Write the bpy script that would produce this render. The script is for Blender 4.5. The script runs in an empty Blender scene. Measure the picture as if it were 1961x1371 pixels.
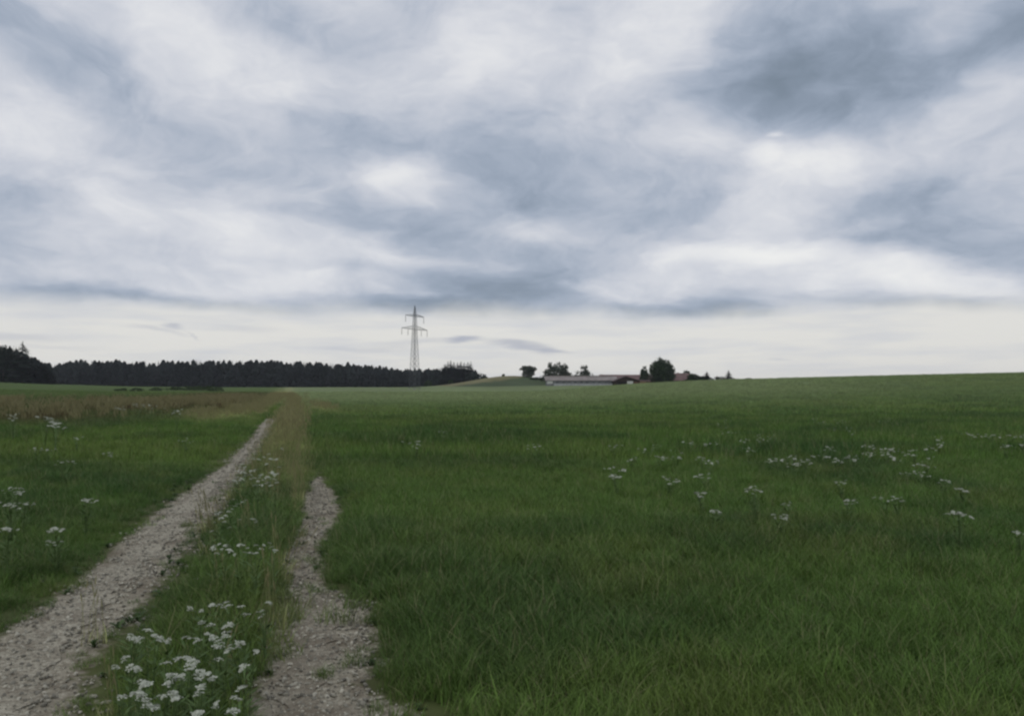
import bpy, math, random
import numpy as np
R = math.radians
random.seed(7); rng = np.random.default_rng(7)

# ------------------------------------------------------------------ camera
scene = bpy.context.scene
F = 1525.0            # focal length in photo pixels (photo 1961 x 1371)
CX, CY, EYE = 980.5, 685.5, 745.0
CAMH = 1.6
cam_d = bpy.data.cameras.new("camera"); cam = bpy.data.objects.new("camera", cam_d)
scene.collection.objects.link(cam)
PITCH = math.atan((EYE - CY) / F)
cam.location = (0, 0, CAMH); cam.rotation_euler = (math.pi / 2 + PITCH, 0, 0)
cam_d.sensor_width = 36; cam_d.lens = 36 * F / 1961
cam_d.clip_start = 0.1; cam_d.clip_end = 8000
scene.camera = cam
scene.view_settings.view_transform = 'Standard'; scene.view_settings.look = 'None'
scene.view_settings.exposure = 0.0; scene.view_settings.gamma = 1.0
scene.cycles.filter_width = 2.4
scene.cycles.max_bounces = 6; scene.cycles.diffuse_bounces = 3; scene.cycles.transparent_max_bounces = 6
scene.cycles.transmission_bounces = 3

cp, sp = math.cos(PITCH), math.sin(PITCH)
def ray(px, py):
    """world direction of a photo pixel, y component 1"""
    x = (px - CX) / F; y = -(py - CY) / F
    d = (x, cp - y * sp, sp + y * cp)
    return d[0] / d[1], 1.0, d[2] / d[1]
def project(X, Y, Z):
    Z = Z - CAMH
    depth = Y * cp + Z * sp; up = -Y * sp + Z * cp
    depth = np.maximum(depth, 1e-3)
    return CX + F * X / depth, CY - F * up / depth

# ------------------------------------------------------------------ world: overcast sky
SUN_EL, SUN_ROT = R(48), R(200)
world = bpy.data.worlds.new("World"); scene.world = world; world.use_nodes = True
nt = world.node_tree; N = nt.nodes; L = nt.links
for n in list(N): N.remove(n)
def nn(t, tree=None, **kw):
    n = (tree or nt).nodes.new(t)
    for k, v in kw.items(): setattr(n, k, v)
    return n
def math_node(op, a, b=None, c=None, clamp=False, tree=None):
    t = tree or nt
    n = t.nodes.new('ShaderNodeMath'); n.operation = op; n.use_clamp = clamp
    for i, v in enumerate((a, b, c)):
        if v is None: continue
        if isinstance(v, (int, float)): n.inputs[i].default_value = v
        else: t.links.new(v, n.inputs[i])
    return n.outputs[0]
tc = nn('ShaderNodeTexCoord'); sep = nn('ShaderNodeSeparateXYZ'); L.new(tc.outputs['Generated'], sep.inputs[0])
X, Y, Z = sep.outputs
az = math_node('ARCTAN2', X, Y)
hyp = math_node('SQRT', math_node('ADD', math_node('MULTIPLY', X, X), math_node('MULTIPLY', Y, Y)))
el = math_node('ARCTAN2', Z, hyp)
comb = nn('ShaderNodeCombineXYZ'); L.new(az, comb.inputs[0]); L.new(el, comb.inputs[1])
# cloud sheet coordinates (flat layer seen in perspective)
zc = math_node('ADD', math_node('MAXIMUM', Z, 0.0), 0.13)
cpl = nn('ShaderNodeCombineXYZ'); L.new(math_node('DIVIDE', X, zc), cpl.inputs[0]); L.new(math_node('DIVIDE', Y, zc), cpl.inputs[1])
def noise(vec, scale, detail=4, rough=0.5, w=0.0, dist=0.0):
    n = nn('ShaderNodeTexNoise'); n.noise_dimensions = '4D'
    L.new(vec, n.inputs['Vector']); n.inputs['W'].default_value = w
    n.inputs['Scale'].default_value = scale; n.inputs['Detail'].default_value = detail
    n.inputs['Roughness'].default_value = rough; n.inputs['Distortion'].default_value = dist
    return n
# warp the azimuth/elevation plane so that the masses get ragged edges
wn = noise(cpl.outputs[0], 1.5, 4, 0.55, 3.1)
ws = nn('ShaderNodeVectorMath', operation='SUBTRACT'); L.new(wn.outputs['Color'], ws.inputs[0]); ws.inputs[1].default_value = (.5, .5, .5)
wm = nn('ShaderNodeVectorMath', operation='MULTIPLY'); L.new(ws.outputs[0], wm.inputs[0])
wscl = nn('ShaderNodeCombineXYZ'); L.new(math_node('MULTIPLY_ADD', el, 0.55, 0.07), wscl.inputs[0]); L.new(math_node('MULTIPLY_ADD', el, 0.36, 0.012), wscl.inputs[1])
L.new(wscl.outputs[0], wm.inputs[1])
wa = nn('ShaderNodeVectorMath', operation='ADD'); L.new(comb.outputs[0], wa.inputs[0]); L.new(wm.outputs[0], wa.inputs[1])
W = wa.outputs[0]
def azel(px, py):
    d = ray(px, py)
    return math.atan2(d[0], d[1]), math.atan2(d[2], math.hypot(d[0], d[1]))
# cloud masses: centre (photo px), half sizes, tilt, brightness
MASS = [
 (60, 105, 300, 75, -25, -.42), (180, 120, 130, 45, -20, -.22), (0, 20, 90, 60, 0, -.2), (300, 60, 230, 85, -25, .25), (500, 120, 230, 90, -18, .34), (430, 30, 200, 60, 0, .1),
 (590, 40, 220, 45, -8, -.30), (800, 50, 120, 70, 0, -.2), (700, 110, 160, 80, 0, -.04), (960, 90, 170, 110, 0, .25), (1220, 90, 190, 120, 10, .40), (1080, 30, 90, 60, 0, -.12),
 (370, 280, 270, 60, -8, -.28), (100, 220, 200, 90, -20, .2), (650, 270, 160, 70, -10, -.34), (600, 200, 200, 60, 0, .02), (430, 350, 200, 50, 5, -.1), (490, 290, 60, 40, 0, .15),
 (820, 250, 180, 60, 0, -.15), (1010, 310, 260, 110, 10, -.45), (870, 390, 200, 90, 5, -.32), (1150, 390, 230, 80, 0, -.28), (1000, 200, 260, 70, 10, .0), (770, 350, 90, 48, -10, .55), (690, 345, 90, 30, 0, .2),
 (1480, 70, 260, 110, 10, -.55), (1400, 150, 130, 70, 10, -.25), (1600, 150, 260, 90, 10, -.35), (1760, 80, 380, 150, 6, -.45), (1680, 180, 280, 90, 8, -.2), (1780, 60, 90, 40, 15, .2), (1560, 140, 110, 40, 20, .22), (1450, 190, 220, 60, 15, -.35), (1900, 30, 220, 80, 0, -.3), (1620, 20, 120, 50, 0, .12), (1830, 30, 90, 70, 0, .12), (1540, 95, 70, 50, 20, .15),
 (1350, 250, 200, 60, 12, .16), (1300, 270, 100, 50, 0, .12), (1500, 330, 210, 90, -15, .42), (1660, 285, 220, 55, 8, .45), (1460, 295, 50, 28, -10, .45), (1468, 248, 26, 12, 0, .4), (1640, 310, 170, 45, -10, .15), (1900, 170, 110, 80, 30, .42), (1900, 270, 120, 60, 0, .1), (1450, 420, 150, 90, 0, .2),
 (1850, 410, 330, 90, -3, -.55), (1700, 350, 200, 55, -5, -.15), (1650, 430, 90, 24, 10, .25), (1600, 440, 220, 50, 10, -.15), (1280, 440, 230, 60, 5, -.12), (1900, 490, 200, 45, -10, -.3),
 (1410, 485, 180, 36, 0, .70), (1660, 500, 190, 45, -8, .55), (1860, 550, 220, 24, -8, .45), (1550, 545, 230, 30, -4, .25), (1270, 545, 150, 45, 5, .25), (1850, 590, 300, 26, -5, -.55), (1600, 572, 200, 16, -6, -.35), (1300, 595, 260, 22, 0, -.38), (1480, 600, 160, 16, 0, -.2),
 (30, 420, 130, 110, 0, -.5), (960, 540, 170, 50, 0, -.15), (330, 582, 260, 14, -2, -.35), (1300, 596, 200, 16, 0, -.25), (1800, 595, 200, 18, -4, -.3), (860, 600, 260, 16, 0, -.3), (250, 385, 250, 40, -6, .28), (430, 465, 330, 50, -6, .42), (150, 450, 160, 50, 0, .2), (700, 460, 230, 30, -8, .25), (640, 425, 280, 34, -6, -.18), (880, 470, 240, 24, -7, -.35), (560, 500, 260, 16, -2, -.28), (620, 540, 320, 38, -3, .30), (250, 530, 250, 30, -4, .22), (50, 560, 200, 40, 0, -.28),
 (380, 576, 230, 18, -3, -.50), (150, 578, 200, 20, -3, -.3), (940, 560, 200, 75, 0, -.55), (1040, 520, 160, 60, 10, -.2), (820, 590, 300, 20, -3, -.35), (560, 590, 260, 16, 0, -.15), (1080, 545, 26, 12, 0, .25), (900, 510, 160, 30, -8, .1),
]
def mass(px, py, hx, hy, tilt, amp):
    """one soft elliptical mass, value amp in its middle"""
    a0, e0 = azel(px, py)
    g = nn('ShaderNodeTexGradient', gradient_type='SPHERICAL'); L.new(W, g.inputs[0])
    tm = g.texture_mapping; tm.vector_type = 'TEXTURE'; tm.translation = (a0, e0, 0); tm.rotation = (0, 0, R(tilt)); tm.scale = (hx / F, hy / F, 1)
    mr = nn('ShaderNodeMapRange', interpolation_type='SMOOTHERSTEP'); L.new(g.outputs['Fac'], mr.inputs['Value'])
    mr.inputs['From Min'].default_value = 0; mr.inputs['From Max'].default_value = 1
    mr.inputs['To Min'].default_value = 0; mr.inputs['To Max'].default_value = amp
    return mr.outputs[0]
acc = None
for (px, py, hx, hy, tilt, amp) in MASS:
    k = 1.45 / math.hypot(1, (px - CX) / F) ** 1.2
    o_ = mass(px, py, hx * k, hy * k, tilt, amp * (.62 if amp < 0 else .72))
    acc = o_ if acc is None else math_node('ADD', acc, o_)
n1 = noise(cpl.outputs[0], 0.7, 5, 0.5, 1.3, 0.4)
n2 = noise(cpl.outputs[0], 2.2, 4, 0.5, 7.7, 0.6)
am = nn('ShaderNodeMapping'); L.new(W, am.inputs[0]); am.inputs['Scale'].default_value = (1, 1.75, 1)
n4 = noise(am.outputs[0], 7.5, 8, 0.64, 9.2, 0.35)
n3 = noise(am.outputs[0], 18.0, 5, 0.6, 4.2, 0.8)
v = math_node('ADD', acc, math_node('MULTIPLY_ADD', n1.outputs['Fac'], 0.45, 0.53))
v = math_node('ADD', v, math_node('MULTIPLY_ADD', n2.outputs['Fac'], 0.5, -0.25))
v = math_node('ADD', v, math_node('MULTIPLY_ADD', n3.outputs['Fac'], 0.42, -0.21))
v = math_node('ADD', v, math_node('MULTIPLY_ADD', n4.outputs['Fac'], 0.95, -0.475))
ramp = nn('ShaderNodeValToRGB'); L.new(math_node('MULTIPLY_ADD', v, 0.5, 0.1), ramp.inputs[0])
def srgb(r, g, b):
    f = lambda c: (c / 255 / 12.92) if c <= 10 else ((c / 255 + .055) / 1.055) ** 2.4
    return (f(r), f(g), f(b), 1)
cr = ramp.color_ramp; cr.interpolation = 'B_SPLINE'
STOPS = [(0.02, srgb(112, 126, 139)), (0.20, srgb(142, 155, 173)), (0.34, srgb(169, 180, 197)), (0.47, srgb(198, 203, 214)), (0.62, srgb(222, 224, 230)), (0.82, srgb(246, 246, 244))]
while len(cr.elements) < len(STOPS): cr.elements.new(0.5)
for e_, (p, c) in zip(cr.elements, STOPS): e_.position = p; e_.color = c
# bright strip under the cloud base, with thin low clouds
base_n = noise(comb.outputs[0], 7.0, 4, 0.55, 2.0, .4)
e_edge = math_node('ADD', el, math_node('MULTIPLY_ADD', base_n.outputs['Fac'], 0.05, -0.025))
mrb = nn('ShaderNodeMapRange', interpolation_type='SMOOTHSTEP'); L.new(e_edge, mrb.inputs['Value'])
mrb.inputs['From Min'].default_value = 0.078; mrb.inputs['From Max'].default_value = 0.112
mrb.inputs['To Min'].default_value = 1; mrb.inputs['To Max'].default_value = 0
sm = nn('ShaderNodeMapping'); L.new(comb.outputs[0], sm.inputs[0]); sm.inputs['Scale'].default_value = (4, 34, 1)
sn = noise(sm.outputs[0], 1.6, 4, 0.55, 5.0)
lowramp = nn('ShaderNodeValToRGB'); L.new(sn.outputs['Fac'], lowramp.inputs[0])
le = lowramp.color_ramp.elements; le[0].position = 0.30; le[0].color = srgb(211, 213, 217); le[1].position = 0.55; le[1].color = srgb(228, 227, 223)
lowacc = None
for (px, py, hx, hy, tilt, amp) in [(885, 652, 62, 11, 2, .9), (1000, 665, 120, 12, -5, .75), (790, 655, 130, 11, 0, .35), (700, 665, 120, 8, 0, .3), (330, 628, 30, 9, 0, .6), (290, 635, 70, 6, -10, .35), (470, 635, 100, 9, 0, .2), (1060, 672, 60, 6, 0, .4), (40, 645, 120, 12, 0, .35), (100, 665, 140, 6, 0, .2), (1480, 686, 30, 4, 0, .3), (355, 645, 20, 5, -30, .35)]:
    o_ = mass(px, py, hx, hy * 1.2, tilt, amp)
    lowacc = o_ if lowacc is None else math_node('ADD', lowacc, o_)
mixl = nn('ShaderNodeMix', data_type='RGBA'); L.new(math_node('MULTIPLY', lowacc, 0.8, clamp=True), mixl.inputs['Factor']); L.new(lowramp.outputs[0], mixl.inputs['A']); mixl.inputs['B'].default_value = srgb(158, 165, 185)
mixc = nn('ShaderNodeMix', data_type='RGBA'); L.new(mrb.outputs[0], mixc.inputs['Factor']); L.new(ramp.outputs[0], mixc.inputs['A']); L.new(mixl.outputs['Result'], mixc.inputs['B'])
sky = nn('ShaderNodeTexSky', sky_type='NISHITA'); sky.sun_disc = False; sky.sun_elevation = SUN_EL; sky.sun_rotation = SUN_ROT
bgs = nn('ShaderNodeBackground'); L.new(sky.outputs[0], bgs.inputs[0]); bgs.inputs[1].default_value = 0.05
bgc = nn('ShaderNodeBackground'); L.new(mixc.outputs['Result'], bgc.inputs[0]); bgc.inputs[1].default_value = 1.0
ms = nn('ShaderNodeMixShader'); ms.inputs[0].default_value = 0.95; L.new(bgs.outputs[0], ms.inputs[1]); L.new(bgc.outputs[0], ms.inputs[2])
wo = nn('ShaderNodeOutputWorld'); L.new(ms.outputs[0], wo.inputs[0])
world.cycles.sampling_method = 'MANUAL'; world.cycles.sample_map_resolution = 256

sun_d = bpy.data.lights.new("sun", 'SUN'); sun = bpy.data.objects.new("sun", sun_d); scene.collection.objects.link(sun)
sun_d.energy = 0.5; sun_d.angle = R(25); sun_d.color = (1, .97, .92)
# direction the light comes from: rotation measured from +Y clockwise
sdir = (math.sin(SUN_ROT) * math.cos(SUN_EL), math.cos(SUN_ROT) * math.cos(SUN_EL), math.sin(SUN_EL))
from mathutils import Vector, Matrix
sun.rotation_euler = Vector(sdir).to_track_quat('Z', 'Y').to_euler()

# ------------------------------------------------------------------ helpers
COL = scene.collection
def tag(o, label=None, cat=None, group=None, kind=None):
    if label: o['label'] = label
    if cat: o['category'] = cat
    if group: o['group'] = group
    if kind: o['kind'] = kind
    return o
def empty(name, loc, rz=0):
    o = bpy.data.objects.new(name, None); COL.objects.link(o); o.location = loc; o.rotation_euler = (0, 0, rz); o.empty_display_size = .3
    return o
def mesh_obj(name, verts, faces, mat=None, parent=None, smooth=False, link=True):
    me = bpy.data.meshes.new(name)
    if isinstance(verts, np.ndarray): verts = verts.tolist()
    if isinstance(faces, np.ndarray): faces = faces.tolist()
    me.from_pydata(verts, [], faces)
    for m in (mat if isinstance(mat, (list, tuple)) else [mat]):
        if m: me.materials.append(m)
    if smooth: me.polygons.foreach_set('use_smooth', [True] * len(me.polygons))
    o = bpy.data.objects.new(name, me)
    if link: COL.objects.link(o)
    if parent: o.parent = parent
    return o
class MB:
    def __init__(s): s.v = []; s.f = []
    def add(s, v, f):
        b = len(s.v); s.v += [tuple(p) for p in v]; s.f += [tuple(i + b for i in q) for q in f]
    def box(s, x0, x1, y0, y1, z0, z1):
        s.add([(x0, y0, z0), (x1, y0, z0), (x1, y1, z0), (x0, y1, z0), (x0, y0, z1), (x1, y0, z1), (x1, y1, z1), (x0, y1, z1)],
              [(0, 3, 2, 1), (4, 5, 6, 7), (0, 1, 5, 4), (1, 2, 6, 5), (2, 3, 7, 6), (3, 0, 4, 7)])
    def tube(s, pts, rad, n=6):
        pts = [Vector(p) for p in pts]; b = len(s.v)
        if not isinstance(rad, (list, tuple)): rad = [rad] * len(pts)
        for i, p in enumerate(pts):
            d = (pts[min(i + 1, len(pts) - 1)] - pts[max(i - 1, 0)]).normalized()
            a = d.orthogonal().normalized() if abs(d.z) < .999 else Vector((1, 0, 0)); c = d.cross(a)
            for k in range(n):
                t = 2 * math.pi * k / n
                s.v.append(tuple(p + (a * math.cos(t) + c * math.sin(t)) * rad[i]))
        for i in range(len(pts) - 1):
            for k in range(n):
                s.f.append((b + i * n + k, b + i * n + (k + 1) % n, b + (i + 1) * n + (k + 1) % n, b + (i + 1) * n + k))
        s.f.append(tuple(b + k for k in reversed(range(n)))); s.f.append(tuple(b + (len(pts) - 1) * n + k for k in range(n)))
    def prism(s, prof, y0, y1):
        """profile in x,z extruded along y"""
        n = len(prof)
        s.add([(x, y0, z) for x, z in prof] + [(x, y1, z) for x, z in prof],
              [tuple(range(n)), tuple(range(2 * n - 1, n - 1, -1))] + [(i, i + n, (i + 1) % n + n, (i + 1) % n) for i in range(n)])
    def build(s, name, mat, parent=None, smooth=False): return mesh_obj(name, s.v, s.f, mat, parent, smooth)

def hash2(ix, iy, seed):
    h = (ix.astype(np.int64) * 374761393 + iy.astype(np.int64) * 668265263 + seed * 1442695041) & 0x7fffffff
    h = ((h ^ (h >> 13)) * 1274126177) & 0x7fffffff
    h = (h ^ (h >> 16)) & 0x7fffffff
    return (h % 65536) / 65535.0
def vnoise(x, y, seed=0):
    x = np.asarray(x, float); y = np.asarray(y, float)
    ix = np.floor(x); iy = np.floor(y); fx = x - ix; fy = y - iy
    fx = fx * fx * (3 - 2 * fx); fy = fy * fy * (3 - 2 * fy)
    a = hash2(ix, iy, seed); b = hash2(ix + 1, iy, seed); c = hash2(ix, iy + 1, seed); d = hash2(ix + 1, iy + 1, seed)
    return (a * (1 - fx) + b * fx) * (1 - fy) + (c * (1 - fx) + d * fx) * fy
def fbm(x, y, seed=0, o=4):
    s = 0; a = .5; t = 0
    for k in range(o):
        s = s + a * vnoise(x * 2 ** k, y * 2 ** k, seed + k * 17); t += a; a *= .5
    return s / t
def sstep(a, b, x):
    t = np.clip((np.asarray(x, float) - a) / (b - a), 0, 1); return t * t * (3 - 2 * t)

# ------------------------------------------------------------------ terrain
_pxs = np.array([-900, -200, 0, 100, 250, 400, 560, 700, 800, 950, 1045, 1140, 1190, 1240, 1300, 1400, 1500, 1700, 1961, 2300, 2900])
_rows = np.array([728, 728, 731, 735.5, 740, 741.5, 741.5, 741.5, 741.5, 740, 739, 738, 737.5, 735, 731.5, 727.5, 725, 720, 714.3, 708, 700])
_ut = np.linspace(-1.3, 1.3, 521); _et = (EYE - np.interp(CX + _ut * F, _pxs, _rows)) / F
_k = np.exp(-np.linspace(-2, 2, 17) ** 2); _k /= _k.sum(); _et = np.convolve(np.pad(_et, 8, mode='edge'), _k, mode='valid')
def terrain(X, Y):
    X = np.asarray(X, float); Y = np.asarray(Y, float)
    r = np.hypot(X, Y); u = np.clip(X / np.maximum(Y, np.maximum(.25 * r, 1e-6)), -1.3, 1.3)
    d = np.maximum(r * np.sqrt(1 / (1 + u * u)), 1e-6)           # forward distance
    e = np.interp(u, _ut, _et)
    Rr = 620 - 380 * sstep(.0, .16, u)
    S = sstep(6, Rr * .75, d)
    z1 = (e + CAMH / Rr) * np.minimum(d, Rr) * S
    drop = (.5 + .9 * sstep(.0, .16, u)) * sstep(Rr, Rr * 1.45, d)
    z2 = e * np.minimum(d, 1100) + CAMH - drop - .004 * np.maximum(d - 1100, 0)
    z = np.where(d < Rr, z1, z2)
    z = z + 7.6 * np.exp(-((X + 1) / 38) ** 2 - ((Y - 570) / 70) ** 2)           # stubble hill
    z = z + (fbm(X * .22, Y * .22, 5, 2) - .5) * .07 * sstep(1, 6, r) * (1 - sstep(60, 150, r))
    return z
def at(px, py, h=0.0, rmax=1200):
    """where the ray of a photo pixel meets the terrain raised by h"""
    dx, dy, dz = ray(px, py); t = np.geomspace(1.5, rmax, 4000)
    g = terrain(dx * t, t) + h - (CAMH + dz * t); i = np.argmax(g > 0)
    if not (g > 0).any(): i = len(t) - 1
    return Vector((dx * t[i], t[i], float(terrain(dx * t[i], t[i]))))
def place(px, dist):
    x = (px - CX) / F / cp * dist
    return Vector((x, dist, float(terrain(x, dist))))

# wheel ruts (photo rows -> edges), used only to lay out the ground
_lr = np.array([ 762, 790, 812, 835, 860, 890, 915, 950, 1000, 1080, 1130, 1180, 1230, 1280, 1371, 1700])
_l0 = np.array([ 552, 526, 501, 488, 464, 434, 401, 350,  287,  203,  138,   73,    0,  -60, -172, -570])
_l1 = np.array([ 553, 534, 521, 508, 492, 467, 446, 420,  385,  312,  271,  220,  170,  136,  108,   20])
_rr = np.array([ 840, 900, 925, 940, 980, 1000, 1015, 1050, 1090, 1120, 1140, 1160, 1200, 1240, 1280, 1310, 1330, 1371, 1700])
_r0 = np.array([ 596, 601, 598, 589, 587,  588,  584,  556,  560,  560,  548,  545,  537,  533,  528,  518,  514,  500,  440])
_r1 = np.array([ 602, 609, 613, 630, 640,  634,  622,  602,  600,  604,  640,  688,  699,  697,  700,  665,  700,  775, 1060])
def rut_px(px, row):
    """signed clearance in photo px (negative inside a rut) normalised by local scale"""
    sc = np.maximum(row - EYE, 4.0) / CAMH                      # px per metre
    a0 = np.interp(row, _lr, _l0); a1 = np.interp(row, _lr, _l1)
    b0 = np.interp(row, _rr, _r0); b1 = np.interp(row, _rr, _r1)
    dl = np.maximum(a0 - px, px - a1) / sc; dr = np.maximum(b0 - px, px - b1) / sc
    dl = np.where(row < 776, .3, dl); dr = np.where(row < 915, np.maximum(dr, 0) + .03 + (915 - row) * .004, dr)
    return dl, dr

def blob(px, row, cx, cy, hx, hy, tilt=0.0):
    c, s = math.cos(R(tilt)), math.sin(R(tilt))
    x = px - cx; y = row - cy
    return np.exp(-((x * c + y * s) / hx) ** 2 - ((-x * s + y * c) / hy) ** 2)

GREEN = np.array([.112, .202, .042]); DKGREEN = np.array([.054, .116, .030]); YGREEN = np.array([.165, .218, .052])
STRAW = np.array([.46, .44, .20]); BROWN = np.array([.105, .104, .045]); RED = np.array([.115, .058, .036]); OLIVE = np.array([.110, .150, .052])
PALE_VEIL = np.array([.30, .36, .18])  # pale distant grass, with the hazy veil put into its albedo
def mixc3(a, b, f): f = np.clip(f, 0, 1)[:, None]; return a * (1 - f) + b * f
def field_colour(X, Y):
    """what grows where: albedo (far haze mixed in), straw share, red share (by position on the ground)"""
    X = np.asarray(X, float).ravel(); Y = np.asarray(Y, float).ravel()
    Zt = terrain(X, Y); fw = Y > .5
    px, row = project(X, np.maximum(Y, .5), Zt)
    n1 = fbm(X * .35, Y * .35, 11); n2 = fbm(X * 1.4, Y * 1.4, 23); n3 = fbm(X * .07, Y * .05, 31)
    r = np.hypot(X, Y)
    c = np.tile(GREEN, (len(X), 1))
    c = mixc3(c, DKGREEN, sstep(.42, .66, n1) * .85)
    c = mixc3(c, YGREEN, sstep(.5, .8, n2) * .55)
    c = mixc3(c, YGREEN * 1.05, sstep(.45, .7, n3) * .5)
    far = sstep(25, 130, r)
    c = mixc3(c, PALE_VEIL, far * .8 * (px > 540) * (1 - .45 * sstep(1400, 1900, px)))
    # fields beyond on the left
    leftf = (px < 545) & (row < 760)
    c[leftf] = (GREEN * .3 + OLIVE * .85)
    jit = (n2 - .5) * 10 + (n1 - .5) * 8
    top = np.interp(px, [-400, 0, 100, 300, 400, 520, 545], [763, 762, 761, 757, 754, 752, 750]); bot = np.interp(px, [-400, 0, 150, 300, 400, 480, 520, 550], [812, 812, 822, 806, 796, 778, 762, 752])
    inb = sstep(-1.5, 1.5, row - top) * (1 - sstep(-8, 10, row + jit - bot)) * (px < 552)
    bro = mixc3(np.tile(BROWN, (len(X), 1)), OLIVE, sstep(.4, .6, n1))
    c = mixc3(c, bro, inb * .75)
    redm = blob(px, row, 440, 762, 60, 7) + blob(px, row, 430, 776, 35, 7) + .8 * blob(px, row, 15, 778, 25, 9) + .7 * blob(px, row, 240, 782, 90, 7) + .6 * blob(px, row, 340, 775, 50, 8) + .5 * blob(px, row, 110, 792, 40, 8) + .4 * blob(px, row, 60, 800, 80, 8)
    redm = np.clip(redm * (.5 + n2), 0, 1) * (px < 552)
    c = mixc3(c, RED, redm)
    tan = 1.1 * blob(px, row, 515, 774, 42, 11, -38) + .8 * blob(px, row, 455, 792, 52, 10, -12) + .5 * blob(px, row, 390, 799, 50, 8) + .55 * blob(px, row, 545, 757, 18, 7)
    # track centre strip: straw in the distance, green near
    cen0 = np.interp(row, [752, 765, 800, 850, 900], [552, 555, 541, 512, 500]); cen1 = np.interp(row, [752, 765, 800, 850, 900], [558, 571, 578, 584, 590])
    wob = (n1 - .5) * 26 * np.clip((row - 755) / 60, .1, 1)
    incen = sstep(-6, 6, px - cen0 + wob) * (1 - sstep(-12, 8, px - cen1 + wob))
    tan = tan + incen * np.interp(row, [750, 765, 790, 830, 880, 940, 1000], [.6, 1.0, 1.05, .75, .42, .25, .1]) * (.35 + 1.2 * n2)
    tan = tan + .75 * blob(px, row, 618, 783, 24, 6, 12) + .2 * blob(px, row, 585, 765, 8, 12) + .12 * blob(px, row, 625, 900, 18, 60)
    dl, dr = rut_px(px, row)
    gr = blob(px, row, 520, 795, 16, 24, -40) * 1.1                      # green line left of the centre straw
    tan = np.clip(tan - gr * .7, 0, 1) * fw
    c = mixc3(c, STRAW, tan * (.45 + .7 * n2))
    # bare, thin growth close to the ruts
    return c, tan, redm, px, row, dl, dr, Zt, n1, n2

# ------------------------------------------------------------------ materials
def new_mat(name):
    m = bpy.data.materials.new(name); m.use_nodes = True
    t = m.node_tree
    return m, t, t.nodes['Principled BSDF']
def noise_mat(name, c1, c2, scale=5, rough=.9, detail=5, bump=0, lo=.35, hi=.65, spec=.2, coords='Object', metallic=0):
    m, t, b = new_mat(name)
    tcn = t.nodes.new('ShaderNodeTexCoord'); n = t.nodes.new('ShaderNodeTexNoise'); n.inputs['Scale'].default_value = scale; n.inputs['Detail'].default_value = detail
    t.links.new(tcn.outputs[coords], n.inputs['Vector'])
    rp = t.nodes.new('ShaderNodeValToRGB'); t.links.new(n.outputs['Fac'], rp.inputs[0])
    rp.color_ramp.elements[0].position = lo; rp.color_ramp.elements[0].color = (*c1, 1); rp.color_ramp.elements[1].position = hi; rp.color_ramp.elements[1].color = (*c2, 1)
    t.links.new(rp.outputs[0], b.inputs['Base Color']); b.inputs['Roughness'].default_value = rough; b.inputs['Specular IOR Level'].default_value = spec; b.inputs['Metallic'].default_value = metallic
    if bump:
        bn = t.nodes.new('ShaderNodeBump'); bn.inputs['Strength'].default_value = bump; bn.inputs['Distance'].default_value = .1
        t.links.new(n.outputs['Fac'], bn.inputs['Height']); t.links.new(bn.outputs[0], b.inputs['Normal'])
    return m
def gravel_nodes(t, soil=(.42, .62)):
    """crushed limestone with soil between: returns (colour socket, height socket)"""
    g = t.nodes.new('ShaderNodeNewGeometry')
    vo = t.nodes.new('ShaderNodeTexVoronoi'); vo.inputs['Scale'].default_value = 38; t.links.new(g.outputs['Position'], vo.inputs['Vector'])
    vo2 = t.nodes.new('ShaderNodeTexVoronoi'); vo2.inputs['Scale'].default_value = 95; t.links.new(g.outputs['Position'], vo2.inputs['Vector'])
    rr = t.nodes.new('ShaderNodeSeparateColor'); t.links.new(vo.outputs['Color'], rr.inputs[0])
    rr2 = t.nodes.new('ShaderNodeSeparateColor'); t.links.new(vo2.outputs['Color'], rr2.inputs[0])
    r1 = t.nodes.new('ShaderNodeValToRGB'); t.links.new(rr.outputs[0], r1.inputs[0])
    e = r1.color_ramp.elements; e[0].position = 0; e[0].color = (.15, .13, .095, 1); e[1].position = 1; e[1].color = (.50, .465, .365, 1)
    r2 = t.nodes.new('ShaderNodeValToRGB'); t.links.new(rr2.outputs[0], r2.inputs[0])
    e = r2.color_ramp.elements; e[0].position = 0; e[0].color = (.15, .13, .095, 1); e[1].position = 1; e[1].color = (.45, .415, .325, 1)
    mx = t.nodes.new('ShaderNodeMix'); mx.data_type = 'RGBA'; mx.inputs['Factor'].default_value = .5
    t.links.new(r1.outputs[0], mx.inputs['A']); t.links.new(r2.outputs[0], mx.inputs['B'])
    # soil patches
    nz = t.nodes.new('ShaderNodeTexNoise'); nz.inputs['Scale'].default_value = 2.2; nz.inputs['Detail'].default_value = 8; nz.inputs['Roughness'].default_value = .7; t.links.new(g.outputs['Position'], nz.inputs['Vector'])
    sr = t.nodes.new('ShaderNodeMapRange'); t.links.new(nz.outputs['Fac'], sr.inputs['Value']); sr.inputs['From Min'].default_value = soil[0]; sr.inputs['From Max'].default_value = soil[1]; sr.inputs['To Max'].default_value = .75
    mx2 = t.nodes.new('ShaderNodeMix'); mx2.data_type = 'RGBA'; t.links.new(sr.outputs[0], mx2.inputs['Factor']); t.links.new(mx.outputs['Result'], mx2.inputs['A']); mx2.inputs['B'].default_value = (.135, .11, .078, 1)
    return mx2.outputs['Result'], vo.outputs['Distance'], nz
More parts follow.
